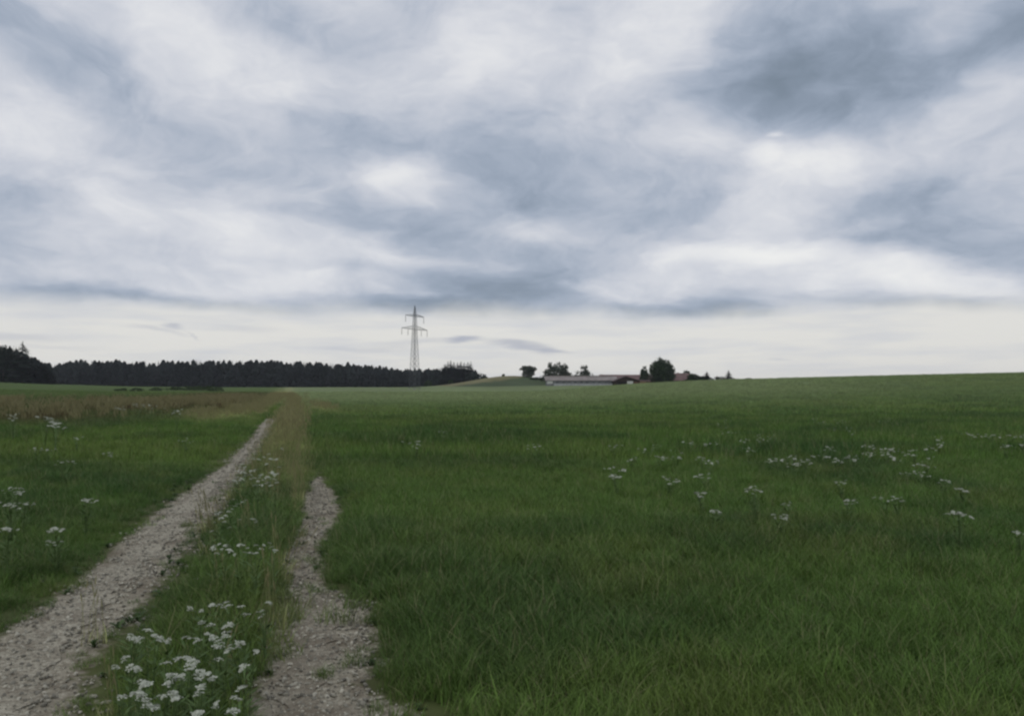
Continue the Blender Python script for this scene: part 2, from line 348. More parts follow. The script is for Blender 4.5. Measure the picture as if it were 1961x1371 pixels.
def gravel_mat(name='gravel', soil=(.42, .62)):
    m, t, b = new_mat(name)
    c, h, nz = gravel_nodes(t, soil)
    t.links.new(c, b.inputs['Base Color']); b.inputs['Roughness'].default_value = .95; b.inputs['Specular IOR Level'].default_value = .15
    bn = t.nodes.new('ShaderNodeBump'); bn.inputs['Strength'].default_value = .8; bn.inputs['Distance'].default_value = .012; bn.invert = True
    t.links.new(h, bn.inputs['Height']); t.links.new(bn.outputs[0], b.inputs['Normal'])
    return m
def ground_mat():
    m, t, b = new_mat('ground_soil_and_sward')
    at_ = t.nodes.new('ShaderNodeAttribute'); at_.attribute_name = 'field'
    ag = t.nodes.new('ShaderNodeAttribute'); ag.attribute_name = 'gravel'
    g = t.nodes.new('ShaderNodeNewGeometry')
    n = t.nodes.new('ShaderNodeTexNoise'); n.inputs['Scale'].default_value = 3.0; n.inputs['Detail'].default_value = 9; n.inputs['Roughness'].default_value = .65; t.links.new(g.outputs['Position'], n.inputs['Vector'])
    mr = t.nodes.new('ShaderNodeMapRange'); t.links.new(n.outputs['Fac'], mr.inputs['Value']); mr.inputs['From Min'].default_value = .3; mr.inputs['From Max'].default_value = .7; mr.inputs['To Min'].default_value = .72; mr.inputs['To Max'].default_value = 1.28
    mp = t.nodes.new('ShaderNodeMapping'); t.links.new(g.outputs['Position'], mp.inputs['Vector']); mp.inputs['Scale'].default_value = (.03, .012, .03); mp.inputs['Rotation'].default_value = (0, 0, .25)
    n2 = t.nodes.new('ShaderNodeTexNoise'); n2.inputs['Scale'].default_value = 1.0; n2.inputs['Detail'].default_value = 6; t.links.new(mp.outputs[0], n2.inputs['Vector'])
    mr2 = t.nodes.new('ShaderNodeMapRange'); t.links.new(n2.outputs['Fac'], mr2.inputs['Value']); mr2.inputs['From Min'].default_value = .3; mr2.inputs['From Max'].default_value = .7; mr2.inputs['To Min'].default_value = .8; mr2.inputs['To Max'].default_value = 1.2
    mu = t.nodes.new('ShaderNodeMath'); mu.operation = 'MULTIPLY'; t.links.new(mr.outputs[0], mu.inputs[0]); t.links.new(mr2.outputs[0], mu.inputs[1])
    vm = t.nodes.new('ShaderNodeVectorMath'); vm.operation = 'SCALE'; t.links.new(at_.outputs['Color'], vm.inputs[0]); t.links.new(mu.outputs[0], vm.inputs['Scale'])
    gc, gh, nz = gravel_nodes(t)
    n3 = t.nodes.new('ShaderNodeTexNoise'); n3.inputs['Scale'].default_value = 9; n3.inputs['Detail'].default_value = 6; n3.inputs['Roughness'].default_value = .7; t.links.new(g.outputs['Position'], n3.inputs['Vector'])
    ad = t.nodes.new('ShaderNodeMath'); ad.operation = 'ADD'; t.links.new(ag.outputs['Fac'], ad.inputs[0]); t.links.new(n3.outputs['Fac'], ad.inputs[1])
    ms_ = t.nodes.new('ShaderNodeMapRange'); t.links.new(ad.outputs[0], ms_.inputs['Value']); ms_.inputs['From Min'].default_value = .92; ms_.inputs['From Max'].default_value = 1.08
    mx = t.nodes.new('ShaderNodeMix'); mx.data_type = 'RGBA'; t.links.new(ms_.outputs[0], mx.inputs['Factor']); t.links.new(vm.outputs[0], mx.inputs['A']); t.links.new(gc, mx.inputs['B'])
    t.links.new(mx.outputs['Result'], b.inputs['Base Color']); b.inputs['Roughness'].default_value = 1; b.inputs['Specular IOR Level'].default_value = .05
    bn = t.nodes.new('ShaderNodeBump'); bn.inputs['Strength'].default_value = .5; bn.inputs['Distance'].default_value = .05
    t.links.new(n.outputs['Fac'], bn.inputs['Height']); t.links.new(bn.outputs[0], b.inputs['Normal'])
    return m
def blade_mat(name, source='INSTANCER', gain=1.0):
    """plant blades: colour from the instance's tint, varied per blade"""
    m, t, b = new_mat(name)
    ti = t.nodes.new('ShaderNodeAttribute'); ti.attribute_type = source; ti.attribute_name = 'tint'
    bl = t.nodes.new('ShaderNodeAttribute'); bl.attribute_name = 'blade'
    sp_ = t.nodes.new('ShaderNodeSeparateColor'); t.links.new(bl.outputs['Color'], sp_.inputs[0])
    mr = t.nodes.new('ShaderNodeMapRange'); t.links.new(sp_.outputs[0], mr.inputs['Value']); mr.inputs['To Min'].default_value = .5 * gain; mr.inputs['To Max'].default_value = 1.5 * gain
    vm = t.nodes.new('ShaderNodeVectorMath'); vm.operation = 'SCALE'; t.links.new(ti.outputs['Color'], vm.inputs[0]); t.links.new(mr.outputs[0], vm.inputs['Scale'])
    mx = t.nodes.new('ShaderNodeMix'); mx.data_type = 'RGBA'; t.links.new(sp_.outputs[1], mx.inputs['Factor']); t.links.new(vm.outputs[0], mx.inputs['A']); mx.inputs['B'].default_value = (.29, .27, .14, 1)
    t.links.new(mx.outputs['Result'], b.inputs['Base Color']); b.inputs['Roughness'].default_value = .6; b.inputs['Specular IOR Level'].default_value = .18
    tr = t.nodes.new('ShaderNodeBsdfTranslucent'); t.links.new(mx.outputs['Result'], tr.inputs[0])
    ms_ = t.nodes.new('ShaderNodeMixShader'); ms_.inputs[0].default_value = .3
    t.links.new(b.outputs[0], ms_.inputs[1]); t.links.new(tr.outputs[0], ms_.inputs[2]); t.links.new(ms_.outputs[0], t.nodes['Material Output'].inputs[0])
    return m
def leaf_mat(name, c1, c2, scale=.6):
    m, t, b = new_mat(name)
    g = t.nodes.new('ShaderNodeTexCoord'); n = t.nodes.new('ShaderNodeTexNoise'); n.inputs['Scale'].default_value = scale; n.inputs['Detail'].default_value = 5; n.inputs['Roughness'].default_value = .7
    t.links.new(g.outputs['Object'], n.inputs['Vector'])
    rp = t.nodes.new('ShaderNodeValToRGB'); t.links.new(n.outputs['Fac'], rp.inputs[0]); rp.color_ramp.elements[0].position = .35; rp.color_ramp.elements[1].position = .68
    rp.color_ramp.elements[0].color = (*c1, 1); rp.color_ramp.elements[1].color = (*c2, 1)
    t.links.new(rp.outputs[0], b.inputs['Base Color']); b.inputs['Roughness'].default_value = .7; b.inputs['Specular IOR Level'].default_value = .1
    return m

M_gravel = gravel_mat(soil=(.47, .68)); M_gravel2 = gravel_mat('earthy_gravel', (.34, .58)); M_ground = ground_mat()
M_blade = blade_mat('grass_blade'); 
M_bark = noise_mat('bark', (.05, .04, .03), (.11, .09, .07), 6, bump=.5)
M_spruce = leaf_mat('spruce_needles', (.010, .019, .013), (.026, .042, .024), .5)
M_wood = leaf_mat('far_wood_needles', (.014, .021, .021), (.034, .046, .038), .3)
M_dleaf = leaf_mat('dark_broad_leaf', (.020, .036, .018), (.050, .080, .036), .35)
M_hazeleaf = leaf_mat('haze_greyed_leaf', (.05, .065, .045), (.105, .125, .088), .35)  # leaf colour greyed to carry the haze over the farm trees
M_bush = leaf_mat('bush_leaf', (.024, .042, .018), (.06, .09, .034), .5)

# ------------------------------------------------------------------ ground sheet
def build_ground():
    rad = np.concatenate([[0.0], np.geomspace(.8, 900, 330), np.geomspace(930, 3250, 16)])
    front = np.linspace(-.80, .80, 560); back = np.linspace(.80, 2 * math.pi - .80, 90)[1:-1]
    th = np.concatenate([front, back]); nT = len(th)
    RR, TT = np.meshgrid(rad[1:], th, indexing='ij')
    Xg = (RR * np.sin(TT)).ravel(); Yg = (RR * np.cos(TT)).ravel()
    Xg = np.concatenate([[0.], Xg]); Yg = np.concatenate([[0.], Yg])
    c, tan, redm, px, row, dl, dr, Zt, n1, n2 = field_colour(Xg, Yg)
    # hill: mown yellow stubble above, green crop on its front flank
    hb = np.exp(-((Xg + 2) / 30) ** 2 - ((Yg - 570) / 70) ** 2)
    hmask = sstep(.03, .08, hb)
    yel = np.array([.27, .25, .13]); hg = np.array([.11, .145, .075])
    side = sstep(-.05, .12, hb - .47 - .018 * (Xg + 10) + (n1 - .5) * .2)
    hc = mixc3(np.tile(hg, (len(Xg), 1)), yel, side)
    c = mixc3(c, hc, hmask * (Yg > 0))
    soil = np.array([.11, .085, .058])
    bare = np.clip(.55 - .9 * np.minimum(dl, dr), 0, .75) * (Yg > 0)
    nearm = 1 - sstep(25, 60, np.hypot(Xg, Yg))
    # under the sward near the camera the ground is thatch and soil; far off it is the sward itself
    base = mixc3(c * .5, c * .62, sstep(45, 120, np.hypot(Xg, Yg)))
    base = mixc3(base, soil, bare * nearm)
    gm_l = .64 - np.clip(dl, -.3, 1.2) * np.where(px > np.interp(row, _lr, _l1), 1.5, 2.2); gm_r = .60 - np.clip(dr, -.3, 1.2) * 1.7
    gm = np.clip(np.maximum(gm_l, gm_r), 0, 1) * (Yg > .3) * (row > 778)
    v = np.stack([Xg, Yg, Zt], 1)
    faces = []
    nR = len(rad) - 1
    i = np.arange(nR - 1)[:, None]; j = np.arange(nT)[None, :]
    a = 1 + i * nT + j; b_ = 1 + i * nT + (j + 1) % nT; cc = 1 + (i + 1) * nT + (j + 1) % nT; d = 1 + (i + 1) * nT + j
    quads = np.stack([a, d, cc, b_], -1).reshape(-1, 4)
    faces = quads.tolist() + [(0, 1 + k, 1 + (k + 1) % nT) for k in range(nT)]
    o = mesh_obj('ground', v, faces, M_ground, smooth=True)
    me = o.data
    ca = me.color_attributes.new('field', 'FLOAT_COLOR', 'POINT'); ca.data.foreach_set('color', np.concatenate([base, np.ones((len(base), 1))], 1).astype(np.float32).ravel())
    ga = me.attributes.new('gravel', 'FLOAT', 'POINT'); ga.data.foreach_set('value', gm.astype(np.float32))
    return tag(o, kind='structure')
ground = build_ground()

# thin summer haze: one closed box round everything
def build_haze():
    zs = [v.co.z for v in ground.data.vertices]; z0 = min(zs) - 1.0; z1 = 56.0; r = 3350
    mb = MB(); mb.box(-r, r, -r, r, z0, z1)
    m = bpy.data.materials.new('summer_haze'); m.use_nodes = True; t = m.node_tree; t.nodes.remove(t.nodes['Principled BSDF'])
    pv = t.nodes.new('ShaderNodeVolumePrincipled'); pv.inputs['Color'].default_value = (.90, .93, 1.0, 1); pv.inputs['Density'].default_value = HAZE; pv.inputs['Anisotropy'].default_value = 0.0
    t.links.new(pv.outputs[0], t.nodes['Material Output'].inputs['Volume'])
    return tag(mb.build('haze', m), kind='stuff')
HAZE = 0.00008
build_haze()

def build_rut(rows, e0, e1, name, mat=None):
    """one wheel rut of the farm track, laid 5 mm above the ground"""
    v = []; f = []; M = 9
    for k, row in enumerate(rows):
        p0 = at(float(np.interp(row, *e0)), row); p1 = at(float(np.interp(row, *e1)), row)
        w = (p1 - p0).length; j0 = (random.random() - .5) * .10; j1 = (random.random() - .5) * .14
        for q in range(M):
            s = q / (M - 1)
            s = (j0 + .09) / max(w, .1) * (1 - s) + s * (1 - (j1 + .15) / max(w, .1))
            p = p0.lerp(p1, min(max(s, 0), 1)); p.z = float(terrain(p.x, p.y)) + .005 + .0004 * p.y
            v.append(p)
        if k:
            for q in range(M - 1): a = (k - 1) * M + q; f.append((a, a + 1, a + M + 1, a + M))
    return tag(mesh_obj(name, v, f, mat or M_gravel, smooth=True), kind='structure')
def rows_between(r0, r1, step):
    y0 = CAMH * F / (r0 - EYE); y1 = CAMH * F / (r1 - EYE); n = int(abs(y0 - y1) / step)
    return [EYE + CAMH * F / y for y in np.linspace(y0, y1, n)]
build_rut(rows_between(1500, 780, .09), (_lr, _l0), (_lr, _l1), 'gravel_track')
build_rut(rows_between(1500, 1136, .06), (_rr, _r0), (_rr, _r1 - 12), 'gravel_track', M_gravel2)
build_rut(rows_between(1128, 930, .09), (_rr, _r0 + 2), (_rr, _r1 - 4), 'gravel_track', M_gravel2)

# ------------------------------------------------------------------ scatter machinery
PROTO = bpy.data.collections.new("plant_shapes")
def proto_mesh(name, verts, faces, blade, mat):
    o = mesh_obj(name, verts, faces, mat, link=False)
    if blade is not None:
        ca = o.data.color_attributes.new('blade', 'FLOAT_COLOR', 'POINT')
        ca.data.foreach_set('color', np.asarray(blade, np.float32).ravel())
    return o
def tuft(n, radius, h0, h1, w, lean, dry=.06, segs=3, seed=0, droop=.5):
    r_ = np.random.default_rng(seed); V = []; Fc = []; B = []
    for i in range(n):
        a = r_.uniform(0, 2 * math.pi); q = radius * math.sqrt(r_.uniform()); bx, by = q * math.cos(a), q * math.sin(a)
        h = r_.uniform(h0, h1); d = r_.uniform(0, 2 * math.pi); ln = lean * r_.uniform(.2, 1) * h
        dx, dy = math.cos(d), math.sin(d); wx, wy = -dy, dx
        tw = r_.uniform(-.8, .8); wx, wy = wx * math.cos(tw) - wy * math.sin(tw), wx * math.sin(tw) + wy * math.cos(tw)
        ww = w * r_.uniform(.6, 1.3); br = r_.uniform(); dr_ = 1.0 if r_.uniform() < dry else 0.0
        b = len(V)
        for s in range(segs + 1):
            t = s / segs; k = ww * (1 - t ** 1.6) * .5 + .0004
            x = bx + dx * ln * t ** 1.7; y = by + dy * ln * t ** 1.7; z = h * (t - droop * .35 * lean * t ** 3)
            V.append((x - wx * k, y - wy * k, z)); V.append((x + wx * k, y + wy * k, z)); B += [(br, dr_ * .8, t, 1)] * 2
            if s: Fc.append((b + 2 * s - 2, b + 2 * s - 1, b + 2 * s + 1, b + 2 * s))
    return V, Fc, B
def stalks(n, radius, h0, h1, seed, head=.12, hw=.012, leaves=3):
    """tall grass or dock stems: thin stem, narrow seed head, a few leaves"""
    r_ = np.random.default_rng(seed); V = []; Fc = []; B = []
    for i in range(n):
        a = r_.uniform(0, 2 * math.pi); q = radius * math.sqrt(r_.uniform()); bx, by = q * math.cos(a), q * math.sin(a)
        h = r_.uniform(h0, h1); d = r_.uniform(0, 2 * math.pi); ln = .22 * h * r_.uniform(.1, 1); br = r_.uniform()
        P = [Vector((bx + math.cos(d) * ln * t * t, by + math.sin(d) * ln * t * t, h * t)) for t in (0, .5, .8, 1)]
        for ang in (0, math.pi / 2):
            w = Vector((math.cos(d + ang), math.sin(d + ang), 0)); b = len(V)
            ws = [.0022, .0018, .0015, .0008]
            for p, k in zip(P, ws): V += [tuple(p - w * k), tuple(p + w * k)]; B += [(br, .55, 1, 1)] * 2
            for s in range(3): Fc.append((b + 2 * s, b + 2 * s + 1, b + 2 * s + 3, b + 2 * s + 2))
            b = len(V); top = P[3]; dn = (P[3] - P[2]).normalized()
            for t, k in ((0, .2), (.3, 1), (.7, .8), (1, .1)):
                p = top - dn * head * (1 - t) ; V += [tuple(p - w * k * hw), tuple(p + w * k * hw)]; B += [(br, .9, 1, 1)] * 2
            for s in range(3): Fc.append((b + 2 * s, b + 2 * s + 1, b + 2 * s + 3, b + 2 * s + 2))
    v2, f2, b2 = tuft(leaves * n, radius, h0 * .3, h0 * .7, .008, .7, .25, 3, seed + 5)
    o = len(V); V += v2; Fc += [tuple(i + o for i in q) for q in f2]; B += b2
    return V, Fc, B
def broad(n, radius, h, w, seed):
    """rosette of broad leaves (plantain, dock, dandelion)"""
    r_ = np.random.default_rng(seed); V = []; Fc = []; B = []
    for i in range(n):
        a = r_.uniform(0, 2 * math.pi); L_ = radius * r_.uniform(.5, 1.1); hh = h * r_.uniform(.4, 1.2); br = r_.uniform(); b = len(V)
        wx, wy = -math.sin(a), math.cos(a)
        for t, k in ((0, .15), (.3, .8), (.6, 1), (.85, .6), (1, .05)):
            x, y, z = math.cos(a) * L_ * t, math.sin(a) * L_ * t, hh * math.sin(t * 2.2)
            V += [(x - wx * w * k / 2, y - wy * w * k / 2, z), (x + wx * w * k / 2, y + wy * w * k / 2, z)]; B += [(br, 0, t, 1)] * 2
        for s in range(4): Fc.append((b + 2 * s, b + 2 * s + 1, b + 2 * s + 3, b + 2 * s + 2))
    return V, Fc, B
def kinds(name, makers, mat):
    c = bpy.data.collections.new(name)
    for i, mk in enumerate(makers):
        V, Fc, B = mk; c.objects.link(proto_mesh('%s_shape_%02d' % (name, i), V, Fc, B, mat))
    return c
def gn_group(coll):
    g = bpy.data.node_groups.new('scatter_' + coll.name, 'GeometryNodeTree')
    g.interface.new_socket('Geometry', in_out='INPUT', socket_type='NodeSocketGeometry'); g.interface.new_socket('Geometry', in_out='OUTPUT', socket_type='NodeSocketGeometry')
    gi = g.nodes.new('NodeGroupInput'); go = g.nodes.new('NodeGroupOutput')
    ci = g.nodes.new('GeometryNodeCollectionInfo'); ci.inputs['Collection'].default_value = coll; ci.inputs['Separate Children'].default_value = True; ci.inputs['Reset Children'].default_value = True
    ip = g.nodes.new('GeometryNodeInstanceOnPoints'); ip.inputs['Pick Instance'].default_value = True
    def attr(nm, ty):
        a = g.nodes.new('GeometryNodeInputNamedAttribute'); a.data_type = ty; a.inputs['Name'].default_value = nm; return a.outputs['Attribute']
    g.links.new(gi.outputs[0], ip.inputs['Points']); g.links.new(ci.outputs[0], ip.inputs['Instance'])
    g.links.new(attr('idx', 'INT'), ip.inputs['Instance Index']); g.links.new(attr('rot', 'FLOAT_VECTOR'), ip.inputs['Rotation']); g.links.new(attr('scl', 'FLOAT_VECTOR'), ip.inputs['Scale'])
    g.links.new(ip.outputs[0], go.inputs[0])
    return g
def scatter(name, coll, P, rot, scl, idx, tint, label, cat):
    me = bpy.data.meshes.new(name); me.vertices.add(len(P)); me.vertices.foreach_set('co', np.asarray(P, np.float32).ravel())
    a = me.attributes.new('rot', 'FLOAT_VECTOR', 'POINT'); a.data.foreach_set('vector', np.asarray(rot, np.float32).ravel())
    a = me.attributes.new('scl', 'FLOAT_VECTOR', 'POINT'); a.data.foreach_set('vector', np.asarray(scl, np.float32).ravel())
    a = me.attributes.new('idx', 'INT', 'POINT'); a.data.foreach_set('value', np.asarray(idx, np.int32))
    a = me.attributes.new('tint', 'FLOAT_COLOR', 'POINT'); a.data.foreach_set('color', np.concatenate([np.asarray(tint), np.ones((len(P), 1))], 1).astype(np.float32).ravel())
    o = bpy.data.objects.new(name, me); COL.objects.link(o)
    if coll.name not in _gn: _gn[coll.name] = gn_group(coll)
    md = o.modifiers.new('scatter', 'NODES'); md.node_group = _gn[coll.name]
    return tag(o, label, cat, kind='stuff')
_gn = {}

K_near = kinds('meadow_tuft', [tuft(74, .13, .07, .19, .0042, 1.1, .05, 4, s) for s in range(5)] + [tuft(56, .14, .10, .25, .0036, 1.0, .08, 4, 20 + s) for s in range(3)], M_blade)
K_mid = kinds('meadow_clump', [tuft(60, .26, .12, .26, .010, .7, .05, 3, 40 + s) for s in range(4)] + [tuft(46, .26, .18, .36, .008, .6, .12, 3, 50 + s) for s in range(2)], M_blade)
K_far = kinds('sward_clump', [tuft(90, .75, .12, .30, .026, .8, .05, 2, 60 + s) for s in range(4)], M_blade)
K_straw = kinds('straw_stalk', [stalks(7, .12, .32, .62, 70 + s, .10, .006) for s in range(4)], M_blade)
K_strawfar = kinds('straw_clump', [stalks(26, .5, .35, .68, 80 + s, .16, .016) for s in range(3)], M_blade)
K_dock = kinds('dock_stand', [stalks(9, .35, .45, .95, 90 + s, .32, .035, 5) for s in range(4)], M_blade)
K_weed = kinds('broad_weed', [broad(9, .11, .07, .035, 100 + s) for s in range(4)], M_blade)

def sample(r0, r1, dens, umax=.86):
    """uniform points in the wedge in front of the camera"""
    ext = 2.5 if r1 < 20 else 0.0                  # the near sward reaches a little past the view on both sides
    A = umax * (r1 ** 2 - r0 ** 2) + 2 * ext * (r1 - r0); n = int(A * dens * 1.35)
    y = rng.uniform(r0, r1, n); m = rng.uniform(0, umax * r1 + ext, n) < umax * y + ext; y = y[m]
    x = rng.uniform(-1, 1, len(y)) * (umax * y + ext)
    k = int(min(len(y), A * dens)); return x[:k], y[:k]
def euler(n, tilt=.12): return np.stack([rng.normal(0, tilt, n), rng.normal(0, tilt, n), rng.uniform(0, 2 * math.pi, n)], 1)

def lay(name, coll, nk, r0, r1, dens, keep, sc, label, cat='grass', tintf=None):
    x, y = sample(r0, r1, dens)
    c, tan, redm, px, row, dl, dr, Zt, n1, n2 = field_colour(x, y)
    rr_ = np.minimum(dl, dr)
    p = keep(tan, redm, px, row, dl, dr, n1, n2, x, y)
    m = rng.uniform(0, 1, len(x)) < p
    s = sc(tan, redm, px, row, dl, dr, n1, n2, x, y) * rng.uniform(.75, 1.2, len(x))
    x, y, Zt, c, s, n2, rr_ = x[m], y[m], Zt[m], c[m], s[m], n2[m], rr_[m]
    n = len(x)
    c = c * rng.uniform(.8, 1.2, n)[:, None]
    if tintf is not None: c = tintf(c, n)
    sxy = np.clip(s, .4, 1.5)
    return scatter(name, coll, np.stack([x, y, Zt - .005], 1), euler(n), np.stack([sxy, sxy, s], 1), rng.integers(0, nk, n), c, label, cat)

def keep_sward(tan, redm, px, row, dl, dr, n1, n2, x, y):
    d = np.minimum(dl, dr)
    k = sstep(-.04, .10, dl + (n2 - .5) * .3) * sstep(-.06, .12, dr + (n2 - .5) * .34)
    # thin growth on the gravelly margin between the ruts
    cen = (px > np.interp(row, _lr, _l1)) & (px < np.interp(row, _rr, _r0)) & (row > 900)
    k = np.where(cen, k * (.34 + .66 * sstep(.03, .42, dl + (n2 - .5) * .5)), k)
    rt = (px > np.interp(row, _rr, _r1)) & (row > 1000)
    k = np.where(rt, k * (.25 + .75 * sstep(.0, .25, dr + (n1 - .5) * .2)), k)
    weed = ((dr < 0) & (n2 > .66)) | ((dl < 0) & (n2 > .74))
    # grass tongues breaking the right rut
    isl = 1.3 * blob(px, row, 640, 1110, 30, 28) + .8 * blob(px, row, 600, 1168, 22, 8) + .7 * blob(px, row, 690, 1230, 22, 18) + .6 * blob(px, row, 575, 1070, 20, 10) + .5 * blob(px, row, 618, 1000, 14, 8) + .6 * blob(px, row, 720, 1345, 40, 14) + .5 * blob(px, row, 560, 1215, 16, 10) + blob(px, row, 645, 1290, 45, 20) + .7 * blob(px, row, 612, 1283, 12, 14) + blob(px, row, 580, 1132, 40, 6)
    return np.maximum(k, np.maximum(weed * .22, np.clip(isl, 0, 1) * .75))
def h_sward(tan, redm, px, row, dl, dr, n1, n2, x, y):
    d = np.minimum(dl, dr)
    h = .38 + .62 * sstep(0, .45, d)
    cen = (px > np.interp(row, _lr, _l1) - 5) & (px < np.interp(row, _rr, _r0) + 5)
    h = np.where(cen, (.32 + .75 * sstep(.12, .7, np.minimum(dl, dr * 1.6 + .2))), h)
    left = px < np.interp(row, _lr, _l0)
    h = np.where(left, .35 + .45 * sstep(0, .8, d), h)
    h = np.where((dr < .05) & (n2 > .5), np.maximum(h, .7), h)
    return h * (.72 + .6 * n1)
mk = lambda f: (lambda *a: keep_sward(*a) * f(*a))
nofar = lambda *a: 1.0
lay('meadow_grass', K_near, 8, 2.0, 9.5, 105, keep_sward, h_sward, 'lush green meadow grass in the foreground beside the gravel ruts')
lay('meadow_grass', K_near, 8, 9.5, 17, 48, keep_sward, lambda *a: h_sward(*a) * 1.05, 'green meadow grass a little way out on both sides of the track')
lay('meadow_grass', K_mid, 6, 17, 42, 13, keep_sward, h_sward, 'green meadow grass in the middle distance')
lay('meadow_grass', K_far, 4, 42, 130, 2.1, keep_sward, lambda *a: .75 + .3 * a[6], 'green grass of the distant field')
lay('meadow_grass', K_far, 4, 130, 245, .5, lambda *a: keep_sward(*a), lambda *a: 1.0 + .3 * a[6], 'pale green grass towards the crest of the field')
def cen_strip(px, row): return (px > np.interp(row, _lr, _l1)) & (px < np.interp(row, np.concatenate([[760], _rr]), np.concatenate([[570], _r0])))
strawt = lambda c, n: c * .45 + np.array([.46, .44, .22]) * .6 * rng.uniform(.7, 1.25, n)[:, None]
lay('straw_grass', K_straw, 4, 3, 26, 26, lambda tan, redm, px, row, dl, dr, n1, n2, x, y: np.where(np.minimum(dl, dr) < .03, 0, np.where(cen_strip(px, row), .05 + .8 * tan + .16 * (n2 > .55), (tan - .1) * .5)), lambda *a: .6 + .45 * a[6], 'dry straw coloured grass stalks along the track', 'dry grass', strawt)
lay('straw_grass', K_strawfar, 3, 26, 190, 3.6, lambda tan, redm, px, row, dl, dr, n1, n2, x, y: np.clip(tan * .8 - .1, 0, .6) * (np.minimum(dl, dr) > 0) * sstep(.3, .6, n1 * .5 + n2 * .5 + .05), lambda *a: .8 + .3 * a[6], 'tan seeding grass on the verges where the track narrows', 'dry grass', strawt)
lay('dock_weeds', K_dock, 4, 32, 200, 1.1, lambda tan, redm, px, row, dl, dr, n1, n2, x, y: np.clip(redm * 1.5, 0, 1) + .08 * (px < 500) * (row < np.interp(px, [0, 150, 300, 400, 480], [812, 820, 806, 790, 772])) * (row > 756), lambda *a: (.75 + .5 * a[6]) * (1 - .45 * sstep(60, 150, a[9])), 'rusty brown dock and sorrel stems in the rough field', 'weeds', lambda c, n: c * .4 + np.array([.115, .062, .038]) * .6 * rng.uniform(.6, 1.3, n)[:, None])
lay('broad_leaf_weeds', K_weed, 4, 2.2, 14, 26, lambda tan, redm, px, row, dl, dr, n1, n2, x, y: np.where((np.minimum(dl, dr) < .5) & (row > 850), np.clip(.5 - np.abs(np.minimum(dl, dr) - .1) * 1.1, .06, .4) * np.where(np.minimum(dl, dr) < 0, .12, 1), .10), lambda *a: .3 + .5 * a[6], 'low broad leaved weeds on the margins of the ruts', 'weeds', lambda c, n: np.tile([.06, .095, .035], (n, 1)) * rng.uniform(.6, 1.4, n)[:, None])

# loose stones of the ruts
def stone(seed):
    r_ = np.random.default_rng(seed)
    g = (1 + 5 ** .5) / 2
    v = np.array([(-1, g, 0), (1, g, 0), (-1, -g, 0), (1, -g, 0), (0, -1, g), (0, 1, g), (0, -1, -g), (0, 1, -g), (g, 0, -1), (g, 0, 1), (-g, 0, -1), (-g, 0, 1)], float)
    v /= np.linalg.norm(v[0]); v *= r_.uniform(.7, 1.15, (12, 1)); v *= (1, r_.uniform(.6, .9), r_.uniform(.4, .65))
    f = [(0, 11, 5), (0, 5, 1), (0, 1, 7), (0, 7, 10), (0, 10, 11), (1, 5, 9), (5, 11, 4), (11, 10, 2), (10, 7, 6), (7, 1, 8), (3, 9, 4), (3, 4, 2), (3, 2, 6), (3, 6, 8), (3, 8, 9), (4, 9, 5), (2, 4, 11), (6, 2, 10), (8, 6, 7), (9, 8, 1)]
    return v.tolist(), f, [(.5, 0, 0, 1)] * 12
m_st, t_, b_ = new_mat('limestone_chip')
ti = t_.nodes.new('ShaderNodeAttribute'); ti.attribute_type = 'INSTANCER'; ti.attribute_name = 'tint'; t_.links.new(ti.outputs['Color'], b_.inputs['Base Color']); b_.inputs['Roughness'].default_value = .9; b_.inputs['Specular IOR Level'].default_value = .2
K_stone = kinds('limestone_stone', [stone(s) for s in range(6)], m_st)
def lay_stones(r0, r1, dens, smin, smax):
    x, y = sample(r0, r1, dens, .8)
    Zt = terrain(x, y); px, row = project(x, y, Zt); dl, dr = rut_px(px, row); d = np.where(row > 800, np.minimum(dl, dr * 1.3), 9)
    n = fbm(x * 2.5, y * 2.5, 77, 3)
    cen = (px > np.interp(row, _lr, _l1)) & (px < np.interp(row, _rr, _r0))
    p = np.clip(.55 - np.where(cen, d * 1.3, d * 4) + (n - .5) * 1.6, 0, 1)
    m = rng.uniform(0, 1, len(x)) < p
    x, y, Zt = x[m], y[m], Zt[m]; k = len(x)
    s = smin * (smax / smin) ** (rng.uniform(0, 1, k) ** 2.2)
    g = .13 + .34 * rng.uniform(0, 1, k) ** 1.3; tint = np.stack([g, g * .94, g * .76], 1)
    return x, y, Zt, s, tint
parts = [lay_stones(3, 8, 1500, .0045, .021), lay_stones(8, 14, 600, .008, .024), lay_stones(14, 30, 160, .014, .035)]
x, y, Zt, s, tint = [np.concatenate(q) for q in zip(*parts)]
scatter('gravel_stones', K_stone, np.stack([x, y, Zt + .006 + s * .2], 1), euler(len(x), .5), np.stack([s, s, s], 1), rng.integers(0, 6, len(x)), tint, 'pale crushed limestone chips lying in the wheel ruts', 'gravel')

ORD = 'first second third fourth fifth sixth seventh eighth ninth tenth eleventh twelfth thirteenth fourteenth fifteenth sixteenth seventeenth eighteenth nineteenth twentieth'.split() + ['farther right'] * 60
